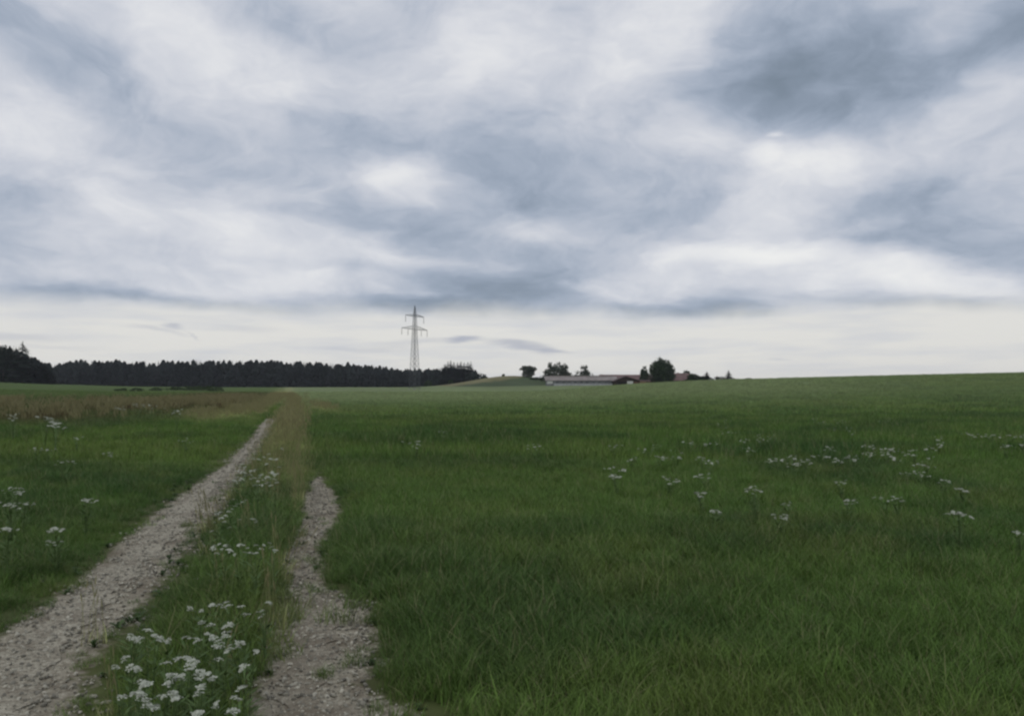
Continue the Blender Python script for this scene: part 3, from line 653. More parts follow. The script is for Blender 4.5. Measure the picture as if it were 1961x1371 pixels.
# ------------------------------------------------------------------ trees
def leaves(blobs, count, size, seed, shell=.3):
    r_ = np.random.default_rng(seed); count = int(count * 1.5); size = size * 1.15
    vol = np.array([b[3] * b[4] * b[5] for b in blobs]); vol = vol ** .8; vol /= vol.sum()
    V = []; Fc = []
    for b, w in zip(blobs, vol):
        n = int(count * w)
        cl = r_.normal(size=(14 + n // 75, 3)); cl /= np.linalg.norm(cl, axis=1)[:, None]; cl *= (shell + (1.03 - shell) * r_.uniform(0, 1, (len(cl), 1)) ** .5)
        d = cl[r_.integers(0, len(cl), n)] + r_.normal(0, .145, (n, 3))
        p = d * (b[3], b[4], b[5]) + (b[0], b[1], b[2])
        for q in p:
            a = Vector(r_.normal(size=3)).normalized(); c = a.orthogonal().normalized(); e = a.cross(c); s = size * r_.uniform(.6, 1.4); q = Vector(q)
            k = len(V); V += [tuple(q + c * s), tuple(q + e * s * .55), tuple(q - c * s), tuple(q - e * s * .55)]; Fc.append((k, k + 1, k + 2, k + 3))
    return V, Fc
def broadleaf(px, dist, top_row, blobs, count, size, mat, label, group=None, name='broadleaf_tree', trunk_r=.3, cat='tree', sink=0, seed=1, limbs=True):
    """blobs in units of tree height: x, y, z, rx, ry, rz"""
    p = place(px, dist); H = (EYE - top_row) / F * dist + CAMH - p.z + sink
    root = empty(name, (p.x, p.y, p.z - sink)); tag(root, label, cat, group)
    B = [tuple(c * H for c in b) for b in blobs]
    V, Fc = leaves(B, count, size, seed)
    mesh_obj('crown', V, Fc, mat, root)
    mb = MB(); tz = max(b[2] for b in B)
    mb.tube([(0, 0, -.2), (.02 * H, 0, tz * .4), (0, .01 * H, tz * .8)], [trunk_r, trunk_r * .7, trunk_r * .35], 7)
    if limbs:
        for b in B:
            mb.tube([(0, 0, b[2] * .35), (b[0] * .5, b[1] * .5, b[2] * .72), (b[0], b[1], b[2] + b[5] * .3)], [trunk_r * .5, trunk_r * .3, trunk_r * .12], 5)
    mb.build('trunk', M_bark, root)
    return root
def spruce_geo(seed, width=.16, layers=24, ragged=.3, top=.0, per=15):
    """unit height spruce: drooping branch fans"""
    r_ = np.random.default_rng(seed); V = []; Fc = []
    for i in range(layers):
        t = i / (layers - 1); z = .04 + .95 * t; w = width * (1 - t ** 1.9) ** .95 * (1 + r_.uniform(-.15, .15)) + .006
        for k in range(max(5, int(per * (1 - t * .5)))):
            a = r_.uniform(0, 2 * math.pi); L_ = w * r_.uniform(1 - ragged, 1 + ragged * .5); hw = L_ * r_.uniform(.22, .36) + .004; dz = -L_ * r_.uniform(.15, .55)
            zz = z + r_.uniform(-.02, .02); dx, dy = math.cos(a), math.sin(a); b = len(V)
            V += [(0, 0, zz), (dx * L_ * .6 - dy * hw, dy * L_ * .6 + dx * hw, zz + dz * .5 - .008), (dx * L_, dy * L_, zz + dz), (dx * L_ * .6 + dy * hw, dy * L_ * .6 - dx * hw, zz + dz * .5 - .008)]
            Fc.append((b, b + 1, b + 2, b + 3))
    b = len(V); V += [(.006, 0, .95), (-.003, .005, .95), (-.003, -.005, .95), (0, 0, 1.02)]; Fc += [(b, b + 1, b + 3), (b + 1, b + 2, b + 3), (b + 2, b, b + 3)]
    return V, Fc
_sg = [spruce_geo(200 + i, [.15, .18, .13, .21][i % 4], 26, .35) for i in range(4)]
SPR = []
for V, Fc in _sg:
    me = bpy.data.meshes.new('crown'); me.from_pydata(V, [], Fc); me.materials.append(M_spruce); SPR.append(me)
_tb = MB(); _tb.tube([(0, 0, -.03), (0, 0, .5), (0, 0, .96)], [.014, .009, .002], 6)
_tm = bpy.data.meshes.new('trunk'); _tm.from_pydata(_tb.v, [], _tb.f); _tm.materials.append(M_bark)
def spruce(px, dist, top_row, label, group=None, var=0, fat=1.0, sink=0, cat='tree', name='spruce_tree'):
    fat *= .95
    p = place(px, dist); H = (EYE - top_row) / F * dist + CAMH - p.z + sink
    root = empty(name, (p.x, p.y, p.z - sink), random.uniform(0, 6)); root.scale = (H * fat, H * fat, H); tag(root, label, cat, group)
    for nm, me in (('crown', SPR[var % 4]), ('trunk', _tm)):
        o = bpy.data.objects.new(nm, me); COL.objects.link(o); o.parent = root
    return root

# far forest as one mass
def crown_geo(seed):
    r_ = np.random.default_rng(seed); V = []; Fc = []
    for k in range(260):
        z = r_.uniform(0, 1) ** .8; w = .22 * math.sin(math.pi * min(1, .30 + .70 * z)) ** .8; a = r_.uniform(0, 6.283); q = w * r_.uniform(.5, 1.08); p = Vector((q * math.cos(a), q * math.sin(a), .06 + .92 * z))
        c = Vector(r_.normal(size=3)).normalized(); d = c.orthogonal().normalized(); s_ = r_.uniform(.03, .06); b = len(V)
        V += [tuple(p + c * s_), tuple(p + d * s_), tuple(p - c * s_), tuple(p - d * s_)]; Fc.append((b, b + 1, b + 2, b + 3))
    return V, Fc
K_wood = bpy.data.collections.new('forest_tree')
for i in range(6):
    if i > 3:                                   # rounder crowns, older pines and beeches among the spruces
        V, Fc = crown_geo(300 + i)
    else:
        V, Fc = spruce_geo(300 + i, [.19, .24, .21, .27, .17, .23][i], 15, .4, per=12)
    b = MB(); b.tube([(0, 0, -.02), (0, 0, .9)], [.012, .003], 4); o = len(V); V = V + b.v; Fc = Fc + [tuple(k + o for k in q) for q in b.f]
    K_wood.objects.link(mesh_obj('forest_tree_shape_%02d' % i, V, Fc, M_wood, link=False))
def wood(n, pxs, tops, d0, d1, smin=.76, smax=1.08, seed=0):
    r_ = np.random.default_rng(seed); px = r_.uniform(pxs[0], pxs[-1], n); d = r_.uniform(d0, d1, n)
    x = (px - CX) / F * d; z = terrain(x, d); top = np.interp(px, pxs, tops) + (vnoise(px / 22, px * 0, 9) - .5) * 4 + 1
    H = np.maximum(((EYE - top) / F * d + CAMH - z) * r_.uniform(smin, smax, n), 3); H[r_.uniform(0, 1, n) < .06] *= 1.06
    return np.stack([x, d, z - .3], 1), H
A1 = wood(3000, [-330, 60, 85, 100, 130, 180, 240, 400, 520, 600, 680, 740, 775, 800, 840, 860, 915], [680, 692, 697, 700, 692, 690, 693.5, 692.5, 694, 695, 700, 704, 708, 707, 704, 703, 712], 775, 860, seed=3)
A2 = wood(420, [-330, -120, -20, 30, 60, 95], [650, 660, 668, 668, 682, 697], 520, 575, seed=4)
P = np.concatenate([A1[0], A2[0]]); H = np.concatenate([A1[1], A2[1]])
# shrubby edge closes the foot of the wood
E = wood(700, [-330, 0, 400, 760, 900], [718, 720, 724, 727, 727], 768, 776, .7, 1.1, seed=5); E2 = wood(160, [-330, 95], [706, 712], 512, 520, .7, 1.1, seed=6)
fatness = np.concatenate([np.ones(len(H)), np.full(len(E[1]) + len(E2[1]), 2.4)])
P = np.concatenate([P, E[0], E2[0]]); H = np.concatenate([H, E[1], E2[1]])
scatter('forest', K_wood, P, euler(len(P), .02), np.stack([H * fatness, H * fatness, H], 1), rng.integers(0, 6, len(P)), np.ones((len(P), 3)), 'dark spruce forest running along the horizon on the left', 'forest')

broadleaf(6, 505, 661, [(0, 0, .62, .22, .22, .34), (-.16, 0, .66, .18, .18, .30), (.10, 0, .60, .12, .14, .30), (0, 0, .3, .26, .2, .28)], 5200, .55, M_spruce, 'dark round topped tree at the left edge of the forest', seed=11, trunk_r=.4)
spruce(43, 500, 653.5, 'tallest spruce, rising above the left end of the forest', var=3, fat=2.0)
spruce(30, 503, 664, 'spruce between the round topped tree and the tallest spruce', var=1)
G = 'spruces stepping down from the tallest one'
for k, (px, t) in enumerate([(53, 676), (62, 684), (70, 687), (80, 692), (88, 694), (97, 698)]):
    spruce(px, 506 + k * 2, t, ORD[k] + ' spruce right of the tallest spruce, where the forest top steps down', G, var=k, fat=2.0)
G = 'spruces of the raised group at the right end of the forest'
for k, (px, t) in enumerate([(852, 697), (858, 692), (863, 690), (869, 693), (876, 694), (883, 692), (889, 694), (896, 693)]):
    spruce(px, 742 + (k % 3) * 4, t, ORD[k] + ' spruce from the left in the raised dark group right of the pylon', G, var=(3, 1, 0, 3, 1, 3, 0, 3)[k], fat=2.5)
spruce(902, 745, 691.5, 'slim spruce standing last on the right of the raised forest group', var=1, fat=1.7)
rb = [(0, 0, .55, .5, .4, .45), (.25, 0, .4, .35, .35, .35), (-.3, 0, .4, .35, .35, .38)]
broadleaf(911, 735, 710, rb, 700, .6, M_spruce, 'round dark bush just right of the raised forest group', name='bush', cat='bush', seed=21, limbs=False)
broadleaf(921, 735, 715, rb, 600, .6, M_spruce, 'low dark bush where the forest meets the stubble hill', name='bush', cat='bush', seed=22, limbs=False)
broadleaf(820, 640, 729, rb, 500, .4, M_bush, 'small dark bush at the foot of the stubble hill, near the pylon', name='bush', cat='bush', seed=23, limbs=False)
broadleaf(863, 560, 727.5, rb, 500, .35, M_bush, 'small dark bush halfway up the stubble hill', name='bush', cat='bush', seed=24, limbs=False)
broadleaf(964, 575, 716, rb, 400, .3, M_bush, 'tiny bush on top of the stubble hill', name='bush', cat='bush', seed=25, limbs=False)

# trees around the farm
broadleaf(1011, 545, 699, [(0, 0, .78, .50, .42, .20), (-.42, 0, .68, .26, .25, .13), (.42, 0, .66, .26, .25, .20), (-.15, 0, .5, .24, .2, .22), (.2, 0, .42, .30, .2, .30), (0, 0, .25, .46, .3, .26), (-.3, 0, .55, .2, .2, .22)], 3600, .32, M_hazeleaf, 'umbrella shaped tree with spreading crown, left of the farm', seed=31, trunk_r=.35)
broadleaf(1066, 500, 692.5, [(-.25, 0, .72, .17, .18, .26), (.05, 0, .76, .18, .18, .22), (0, 0, .45, .52, .42, .32), (.32, 0, .62, .20, .2, .26), (-.38, 0, .4, .22, .2, .22), (.45, 0, .34, .2, .2, .26)], 5200, .32, M_hazeleaf, 'wide hazy grey green tree with a two humped top behind the long barn', seed=32, trunk_r=.4)
broadleaf(1119, 505, 699.5, [(0, 0, .72, .2, .2, .27), (.05, 0, .45, .28, .25, .3), (-.35, 0, .32, .3, .2, .2)], 2200, .3, M_hazeleaf, 'pointed hazy grey green tree behind the middle of the long barn', seed=33)
broadleaf(1105, 500, 712, rb, 700, .3, M_dleaf, 'low bush against the pointed tree behind the long barn', name='bush', cat='bush', seed=34, limbs=False)
G = 'small shrubs in a row behind the long barn'
for k, (px, t, d) in enumerate([(1035, 720, 520), (1040, 718, 518), (1046, 720, 515), (1092, 715, 500), (1133, 714, 500), (1138, 714, 505), (1146, 716, 500), (1151, 717, 500)]):
    broadleaf(px, d, t, [(0, 0, .6, .22, .22, .38), (0, 0, .35, .3, .3, .3)], 260, .25, M_dleaf, ORD[k] + ' small shrub from the left in the row behind the long barn', G, name='shrub', cat='shrub', seed=40 + k, limbs=False)
broadleaf(1026, 525, 722, [(0, 0, .5, 1.4, .8, .4), (1.6, 0, .45, 1.2, .6, .35), (-1.4, 0, .4, 1.0, .6, .3)], 900, .3, M_dleaf, 'low dark hedge between the umbrella shaped tree and the long barn', name='hedge', cat='hedge', seed=50, limbs=False)
broadleaf(1234, 436, 700, [(0, 0, .72, .17, .17, .26), (.02, 0, .45, .23, .2, .3), (-.04, 0, .25, .26, .22, .25)], 2600, .28, M_dleaf, 'narrow dark tree just left of the tallest farm tree', seed=51)
broadleaf(1266, 442, 684.5, [(0, 0, .78, .23, .22, .20), (.18, 0, .70, .20, .2, .21), (-.2, 0, .60, .20, .22, .26), (0, 0, .5, .38, .34, .32), (.25, 0, .42, .22, .22, .32), (-.22, 0, .3, .24, .24, .28), (.1, 0, .28, .34, .3, .26)], 9500, .30, M_dleaf, 'tallest and broadest dark tree standing in front of the farm roofs', seed=52, trunk_r=.45)
broadleaf(1315, 475, 709, [(0, 0, .7, .34, .3, .26), (.1, 0, .45, .4, .3, .3)], 1300, .3, M_dleaf, 'round crowned tree rising behind the red farmhouse roof', seed=53)
broadleaf(1328, 436, 714.5, [(0, 0, .62, .55, .45, .34), (.5, 0, .42, .42, .4, .3), (-.3, 0, .36, .5, .4, .34)], 2300, .3, M_dleaf, 'dark rounded bush beside the right end of the red farmhouse', name='bush', cat='bush', seed=54, limbs=False)
spruce(1353, 440, 710.5, 'small spruce with a thin leader, right of the rounded farm bush', var=3, fat=2.6)
broadleaf(1347, 441, 719.5, rb, 500, .26, M_dleaf, 'low bush at the left foot of the small spruce with a thin leader', name='bush', cat='bush', seed=55, limbs=False)
spruce(1373, 440, 719, 'tiny spruce sticking out of the garden hedge', var=1, fat=2.8)
broadleaf(1378, 442, 720.5, [(0, 0, .5, 1.4, .6, .45), (1.3, 0, .45, 1.2, .5, .42), (-1.6, 0, .45, 1.0, .5, .4)], 1200, .25, M_dleaf, 'low dark garden hedge between the two small spruces', name='hedge', cat='hedge', seed=56, limbs=False)
spruce(1395, 438, 708, 'dark conical spruce, rightmost of the farm trees', var=1, fat=2.6)
broadleaf(1404, 438, 723.5, rb, 300, .22, M_dleaf, 'knee high bush at the right foot of the conical spruce', name='bush', cat='bush', seed=57, limbs=False)
broadleaf(1413, 430, 724.5, rb, 160, .2, M_dleaf, 'tiny bush alone on the crest, right of the farm trees', name='bush', cat='bush', seed=58, limbs=False)
broadleaf(1434, 400, 723.6, [(0, 0, .6, .9, .6, .35), (1.0, 0, .55, .7, .6, .32), (-.9, 0, .55, .6, .5, .3)], 700, .22, M_dleaf, 'flat dark bush on the skyline well right of the farm', name='bush', cat='bush', seed=59, limbs=False)
G = 'dark shrubs at the far edge of the brown field'
for k, (px, row, h) in enumerate([(232, 748.5, 1.0), (262, 749, 1.0), (300, 748, 1.1), (335, 747.5, 1.4), (352, 747.5, 1.6), (368, 748, 1.8), (384, 748, 1.9), (400, 748.5, 1.8), (414, 749, 1.3)]):
    g = at(px, row, rmax=600); p = g
    root = empty('shrub', p); tag(root, ORD[k] + ' dark shrub from the left in the row beyond the brown field', 'shrub', G)
    V, Fc = leaves([(0, 0, .5 * h, 1.5 * h, 1.1 * h, .5 * h), (1.2 * h, 0, .4 * h, 1.2 * h, 1 * h, .4 * h), (-1.3 * h, 0, .35 * h, 1.1 * h, .9 * h, .35 * h)], 420, .16, 600 + k); mesh_obj('crown', V, Fc, M_bush, root)

# ------------------------------------------------------------------ pylon
M_steel = noise_mat('galvanised_steel', (.085, .09, .10), (.13, .14, .15), 3, rough=.6, metallic=.1)
M_insul = noise_mat('insulator_glass', (.12, .10, .10), (.18, .16, .15), 3, rough=.4)
M_concrete = noise_mat('concrete', (.28, .27, .25), (.4, .39, .36), 4)
pp = place(794, 350); 
pyl = empty('electricity_pylon', pp, R(60)); tag(pyl, 'grey steel lattice electricity pylon with two crossarms, standing before the forest', 'pylon')
ztop = (EYE - 585) / F * 350 + CAMH - pp.z; zU = (EYE - 605.5) / F * 350 + CAMH - pp.z; zL = (EYE - 630.5) / F * 350 + CAMH - pp.z
def halfw(z): return float(np.interp(z, [0, zL, zU, zU + .8, ztop], [1.75, .72, .55, .5, .06]))
def tower(z0, z1, n, leg, br):
    mb = MB(); zs = np.linspace(z0, z1, n + 1)
    zs = z0 + (z1 - z0) * (1 - (1 - np.linspace(0, 1, n + 1)) ** 1.15)
    cs = [(-1, -1), (1, -1), (1, 1), (-1, 1)]
    for sx, sy in cs: mb.tube([(sx * halfw(z), sy * halfw(z), z) for z in zs], leg, 4)
    for a, b in zip(zs[:-1], zs[1:]):
        for i in range(4):
            p, q = cs[i], cs[(i + 1) % 4]
            A = lambda c, z: (c[0] * halfw(z), c[1] * halfw(z), z)
            mb.tube([A(p, a), A(q, b)], br, 4); mb.tube([A(q, a), A(p, b)], br, 4); mb.tube([A(p, b), A(q, b)], br, 4)
    return mb
tower(0, zL, 13, .085, .04).build('tower_body', M_steel, pyl)
tower(zL, zU + .8, 6, .075, .035).build('tower_cage', M_steel, pyl)
tower(zU + .8, ztop, 3, .07, .035).build('peak', M_steel, pyl)
def crossarm(z, half, hgt):
    mb = MB(); h = halfw(z)
    for s in (-1, 1):
        tip = (s * half, 0, z)
        for sy in (-1, 1):
            mb.tube([(s * h, sy * h, z), tip], .10, 4); mb.tube([(s * h, sy * h, z + hgt), (s * half, 0, z + .12)], .075, 4)
            for t0, t1 in ((0, .25), (.25, .5), (.5, .75), (.75, 1)):
                lo = lambda t: (s * (h + (half - h) * t), sy * h * (1 - t), z); hi = lambda t: (s * (h + (half - h) * t), sy * h * (1 - t), z + hgt * (1 - t) + .12 * t)
                mb.tube([lo(t0), hi(t1)], .03, 4); mb.tube([hi(t1), lo(t1)], .03, 4)
        for t in (.2, .4, .6, .8):
            mb.tube([(s * (h + (half - h) * t), -h * (1 - t), z), (s * (h + (half - h) * t), h * (1 - t), z)], .03, 4)
    return mb
crossarm(zU, 6.7, .9).build('crossarm', M_steel, pyl)
crossarm(zL, 9.3, 1.5).build('crossarm', M_steel, pyl)
def insulator(x, z):
    mb = MB(); mb.tube([(x, 0, z), (x, 0, z - 2.6)], .06, 5)
    for k in range(12): zz = z - .4 - k * .17; mb.tube([(x, 0, zz), (x, 0, zz - .05), (x, 0, zz - .12)], [.06, .17, .07], 7)
    o = mb.build('insulator', M_insul, pyl)
    c = MB(); c.tube([(x, -.35, z - 2.62), (x, .35, z - 2.62)], .06, 5); c.build('clamp', M_steel, o)
for x in (-6.6, 6.6): insulator(x, zU)
for x in (-9.2, -4.8, 4.8, 9.2): insulator(x, zL)
for sx in (-1, 1):
    for sy in (-1, 1):
        mb = MB(); mb.tube([(sx * 1.75, sy * 1.75, -.4), (sx * 1.75, sy * 1.75, .25)], [.4, .3], 8); mb.build('footing', M_concrete, pyl)

# ------------------------------------------------------------------ farm
def tile_mat(name, c1, c2, sx=1.0):
    m, t, b = new_mat(name)
    g = t.nodes.new('ShaderNodeTexCoord'); w = t.nodes.new('ShaderNodeTexWave'); w.bands_direction = 'X'; w.inputs['Scale'].default_value = 1.2 * sx; w.inputs['Distortion'].default_value = .4
    n = t.nodes.new('ShaderNodeTexNoise'); n.inputs['Scale'].default_value = .35; n.inputs['Detail'].default_value = 7; n.inputs['Roughness'].default_value = .65
    t.links.new(g.outputs['Object'], w.inputs['Vector']); t.links.new(g.outputs['Object'], n.inputs['Vector'])
    rp = t.nodes.new('ShaderNodeValToRGB'); t.links.new(n.outputs['Fac'], rp.inputs[0]); rp.color_ramp.elements[0].position = .38; rp.color_ramp.elements[1].position = .62; rp.color_ramp.elements[0].color = (*c1, 1); rp.color_ramp.elements[1].color = (*c2, 1)
    t.links.new(rp.outputs[0], b.inputs['Base Color']); b.inputs['Roughness'].default_value = .85
    bn = t.nodes.new('ShaderNodeBump'); bn.inputs['Strength'].default_value = .5; bn.inputs['Distance'].default_value = .08; t.links.new(w.outputs['Fac'], bn.inputs['Height']); t.links.new(bn.outputs[0], b.inputs['Normal'])
    return m
M_roofgrey = tile_mat('weathered_fibre_cement', (.21, .185, .17), (.30, .265, .245)); M_roofred = tile_mat('old_red_tiles', (.12, .075, .068), (.19, .12, .108)); M_roofbrown = tile_mat('brown_tiles', (.06, .04, .035), (.10, .062, .055))  # grey barn roof and walls lightened, veil haze included in their colour
M_wallgrey = noise_mat('grey_render', (.12, .125, .13), (.20, .205, .21), .5); M_wallpale = noise_mat('pale_panel', (.30, .31, .32), (.42, .43, .43), .8); M_dark = noise_mat('opening_shade_and_handle', (.01, .01, .01), (.025, .022, .02), 2)
M_white = noise_mat('white_paint', (.5, .5, .48), (.62, .62, .6), 1.5); M_plank = noise_mat('tan_planks', (.20, .13, .075), (.33, .23, .14), 1.2); M_brick = noise_mat('reddish_wall', (.10, .055, .045), (.16, .09, .07), 1.0); M_dwood = noise_mat('dark_boards', (.03, .024, .02), (.06, .045, .036), 1.5); M_glass = noise_mat('window_glass', (.03, .035, .04), (.06, .07, .08), .6, rough=.15, spec=.6)
def gabled(name, label, px0, px1, dist, wall_row, ridge_row, base_row, depth, roof, wall, rz=0, over=.5, cat='building'):
    """ridge along local x. rows give the heights at that distance"""
    p = place((px0 + px1) / 2, dist); zf = lambda r: (EYE - r) / F * dist + CAMH
    z0 = min(p.z, zf(base_row)) - .3; Lx = (px1 - px0) / F * dist
    o = empty(name, (p.x, p.y, z0), rz); tag(o, label, cat)
    hw = zf(wall_row) - z0; hr = zf(ridge_row) - z0; x0, x1 = -Lx / 2, Lx / 2
    w = MB(); w.add([(x0 + .2, 0, 0), (x1 - .2, 0, 0), (x1 - .2, depth, 0), (x0 + .2, depth, 0), (x0 + .2, 0, hw), (x1 - .2, 0, hw), (x1 - .2, depth, hw), (x0 + .2, depth, hw), (x0 + .2, depth / 2, hr - .12), (x1 - .2, depth / 2, hr - .12)],
                    [(0, 1, 5, 4), (2, 3, 7, 6), (1, 2, 6, 9, 5), (3, 0, 4, 8, 7), (4, 5, 9, 8), (6, 7, 8, 9), (0, 3, 2, 1)]); w.build('wall', wall, o)
    sl = (hr - hw) / (depth / 2); e = over; t = .18
    r = MB(); r.add([(x0 - e, -e, hw - sl * e), (x1 + e, -e, hw - sl * e), (x1 + e, depth / 2, hr), (x0 - e, depth / 2, hr), (x0 - e, depth + e, hw - sl * e), (x1 + e, depth + e, hw - sl * e),
                     (x0 - e, -e, hw - sl * e + t), (x1 + e, -e, hw - sl * e + t), (x1 + e, depth / 2, hr + t), (x0 - e, depth / 2, hr + t), (x0 - e, depth + e, hw - sl * e + t), (x1 + e, depth + e, hw - sl * e + t)],
                    [(6, 7, 8, 9), (9, 8, 11, 10), (0, 3, 2, 1), (3, 4, 5, 2), (0, 1, 7, 6), (4, 10, 11, 5), (0, 6, 9, 3), (3, 9, 10, 4), (1, 2, 8, 7), (2, 5, 11, 8)])
    rf = r.build('roof', roof, o)
    return o, rf, hw, hr, Lx, depth
def panel(parent, name, x0, x1, z0, z1, mat, y=-.06, th=.05):
    mb = MB(); mb.box(x0, x1, y - th, y, z0, z1); return mb.build(name, mat, parent)
# long low barn
o, rf, hw, hr, Lx, dp = gabled('barn', 'long low grey barn with a weathered brownish roof', 1046, 1181, 448, 728.3, 720.8, 737.5, 13, M_roofgrey, M_wallgrey, 0, .6)
x = -Lx / 2 + 5
while x < Lx / 2 - 2:
    f = panel(o, 'window', x, x + 2.4, hw - 1.55, hw - .65, M_wallpale, -.02, .06); panel(f, 'pane', x + .15, x + 2.25, hw - 1.42, hw - .78, M_glass, -.082, .02); x += 3.4
panel(o, 'door', -Lx / 2 + .4, -Lx / 2 + 3.6, 1.4, hw - .25, M_white); panel(o, 'plinth', -Lx / 2 + 4.2, Lx / 2 - .3, 0, hw - 1.9, M_wallpale, -.003, .05)
mb = MB(); mb.box(-Lx / 2 + 2, Lx / 2 - 2, dp / 2 - .5, dp / 2 + .5, hr + .1, hr + .5); mb.build('ridge_vent', M_roofgrey, rf)
# gable facing the field
p = place(1203, 436); zf = lambda r: (EYE - r) / F * 436 + CAMH
o = empty('barn', (p.x, p.y, min(p.z, zf(738)) - .3)); tag(o, 'open fronted gabled shed with a white door and dark interior', 'shed')
z0 = o.location.z; hr = zf(721.3) - z0; hw = zf(729.5) - z0; W_ = 50 / F * 436; ap = -1.4
w = MB(); w.prism([(-W_ / 2, 0), (-W_ / 2, hw), (ap, hr), (W_ / 2, hw - .2), (W_ / 2, 0)], .35, 14); w.build('wall', M_dwood, o)
r = MB()
for (xa, za, xb, zb) in ((-W_ / 2 - .7, hw - .25, ap, hr + .02), (ap, hr + .02, W_ / 2 + .7, hw - .5)):
    r.prism([(xa, za), (xb, zb), (xb, zb + .35), (xa, za + .35)], -.5, 14.5)
r.build('roof', M_roofbrown, o)
panel(o, 'doorway_shade', -W_ / 2 + 1.0, -.9, 0, hw - .3, M_dark, .34, .03)  # flat dark panel, the unlit interior's shade given as colour
dr_ = panel(o, 'door', -.55, 2.6, .2, hw - .1, M_white, .34, .05); panel(dr_, 'handle', 2.2, 2.35, 1.3, 1.6, M_dark, .285, .03)
panel(o, 'side_panel', 3.1, W_ / 2 - .3, 0, hw - .4, M_brick, .34, .03)
# red roofed barn behind
o, rf, hw, hr, Lx, dp = gabled('barn', 'broad barn with a faded red tiled roof behind the gabled shed', 1152, 1252, 470, 729, 717.6, 737, 15, M_roofred, M_brick, 0, .6)
for k in range(5): f = panel(o, 'window', -8 + k * 4, -6.6 + k * 4, 1.2, 2.4, M_white); panel(f, 'pane', -7.9 + k * 4, -6.7 + k * 4, 1.3, 2.3, M_glass, -.115, .02)
# small plank shed
o, rf, hw, hr, Lx, dp = gabled('shed', 'small tan plank shed between the gabled shed and the tallest farm tree', 1226, 1245, 432, 730.2, 727.5, 737, 4, M_roofbrown, M_plank, 0, .25, 'shed')
panel(o, 'door', .6, 1.8, 0, hw - .3, M_dwood)
# low red annex beside it
o, rf, hw, hr, Lx, dp = gabled('stable', 'low reddish stable partly hidden by the tallest farm tree', 1243, 1262, 446, 731, 726, 736, 6, M_roofred, M_brick, 0, .3)
panel(o, 'door', -1, .2, 0, hw - .4, M_dwood)
# farmhouse
o, rf, hw, hr, Lx, dp = gabled('farmhouse', 'farmhouse with a large red brown roof, right of the tallest farm tree', 1272, 1322, 455, 727.3, 714.8, 733, 12, M_roofred, M_brick, 0, .7)
for k in range(4): f = panel(o, 'window', -5.4 + k * 3.1, -4.3 + k * 3.1, hw - 1.9, hw - .7, M_white); panel(f, 'pane', -5.3 + k * 3.1, -4.4 + k * 3.1, hw - 1.8, hw - .8, M_glass, -.115, .02)
mb = MB(); mb.box(1.2, 1.9, dp / 2 - .35, dp / 2 + .35, hr - .6, hr + .55); mb.build('chimney', M_brick, rf)

# parked car on the yard
M_car = noise_mat('silver_paint', (.40, .41, .43), (.46, .47, .49), 1, rough=.3, spec=.5, metallic=.4); M_tyre = noise_mat('tyre_rubber', (.015, .015, .015), (.03, .03, .03), 8)
p = place(1271, 428); car = empty('parked_car', (p.x, p.y, p.z), R(4)); tag(car, 'silver parked car under the tallest farm tree', 'car')
car.location.z += .25
b = MB(); b.prism([(-2.3, .35), (-2.35, .75), (-2.2, 1.0), (-1.3, 1.08), (1.9, 1.08), (2.3, .95), (2.35, .4), (1.9, .3), (-1.9, .3)], -.85, .85); b.build('body', M_car, car)
b = MB(); b.add([(-1.35, -.8, 1.06), (1.95, -.8, 1.06), (1.95, .8, 1.06), (-1.35, .8, 1.06), (-.5, -.66, 1.58), (1.5, -.66, 1.58), (1.5, .66, 1.58), (-.5, .66, 1.58)], [(4, 5, 6, 7), (0, 1, 5, 4), (1, 2, 6, 5), (2, 3, 7, 6), (3, 0, 4, 7)]); cb = b.build('window', M_glass, car)
b = MB(); b.prism([(-.55, 1.57), (1.55, 1.57), (1.45, 1.64), (-.45, 1.64)], -.68, .68); b.build('car_roof', M_car, car)
for x in (-1.45, 1.4):
    for yy in (-.78, .78):
        b = MB(); b.tube([(x, yy - .11, .32), (x, yy + .11, .32)], .33, 14); wl = b.build('wheel', M_tyre, car)
        b = MB(); b.tube([(x, yy - .125, .32), (x, yy + .125, .32)], .18, 10); b.build('rim', M_car, wl)
for yy in (-.6, .6):
    b = MB(); b.box(-2.38, -2.28, yy - .18, yy + .18, .66, .82); b.build('headlight', M_white, car)

# ------------------------------------------------------------------ white flowers
M_petal = noise_mat('white_florets', (.30, .32, .25), (.50, .52, .43), 60, rough=.8)
M_stem = noise_mat('green_stem', (.065, .11, .036), (.10, .15, .05), 20, rough=.8)
def head_mesh(seed, rad, n, dome=.35, fl=.0045, bm_rad=None):
    """flat umbel of many small florets on short rays"""
    r_ = np.random.default_rng(seed); V = []; Fc = []
    cl = r_.uniform(-1, 1, (9, 2)); cl = cl[np.hypot(cl[:, 0], cl[:, 1]) < 1.05] * rad * .72
    for i in range(n):
        c = cl[r_.integers(0, len(cl))] + r_.normal(0, rad * .22, 2); q = min(1, math.hypot(*c) / rad)
        z = dome * rad * (1 - q * q) + r_.uniform(-.1, .1) * rad; s = fl * r_.uniform(.7, 1.3); b = len(V)
        a0 = r_.uniform(0, 6); tx, ty = r_.uniform(-.5, .5, 2)
        V.append((c[0], c[1], z + s * .4))
        for k in range(5):
            a = a0 + k * 1.2566; V.append((c[0] + math.cos(a) * s, c[1] + math.sin(a) * s, z + (tx * math.cos(a) + ty * math.sin(a)) * s))
        for k in range(5): Fc.append((b, b + 1 + k, b + 1 + (k + 1) % 5))
    me = bpy.data.meshes.new('flower_head'); me.from_pydata(V, [], Fc); me.materials.append(M_petal); return me
HN = [head_mesh(400 + s, .022, 34, .35, .0048) for s in range(6)]
HF = [head_mesh(420 + s, .045, 30, .35, .0105) for s in range(5)]
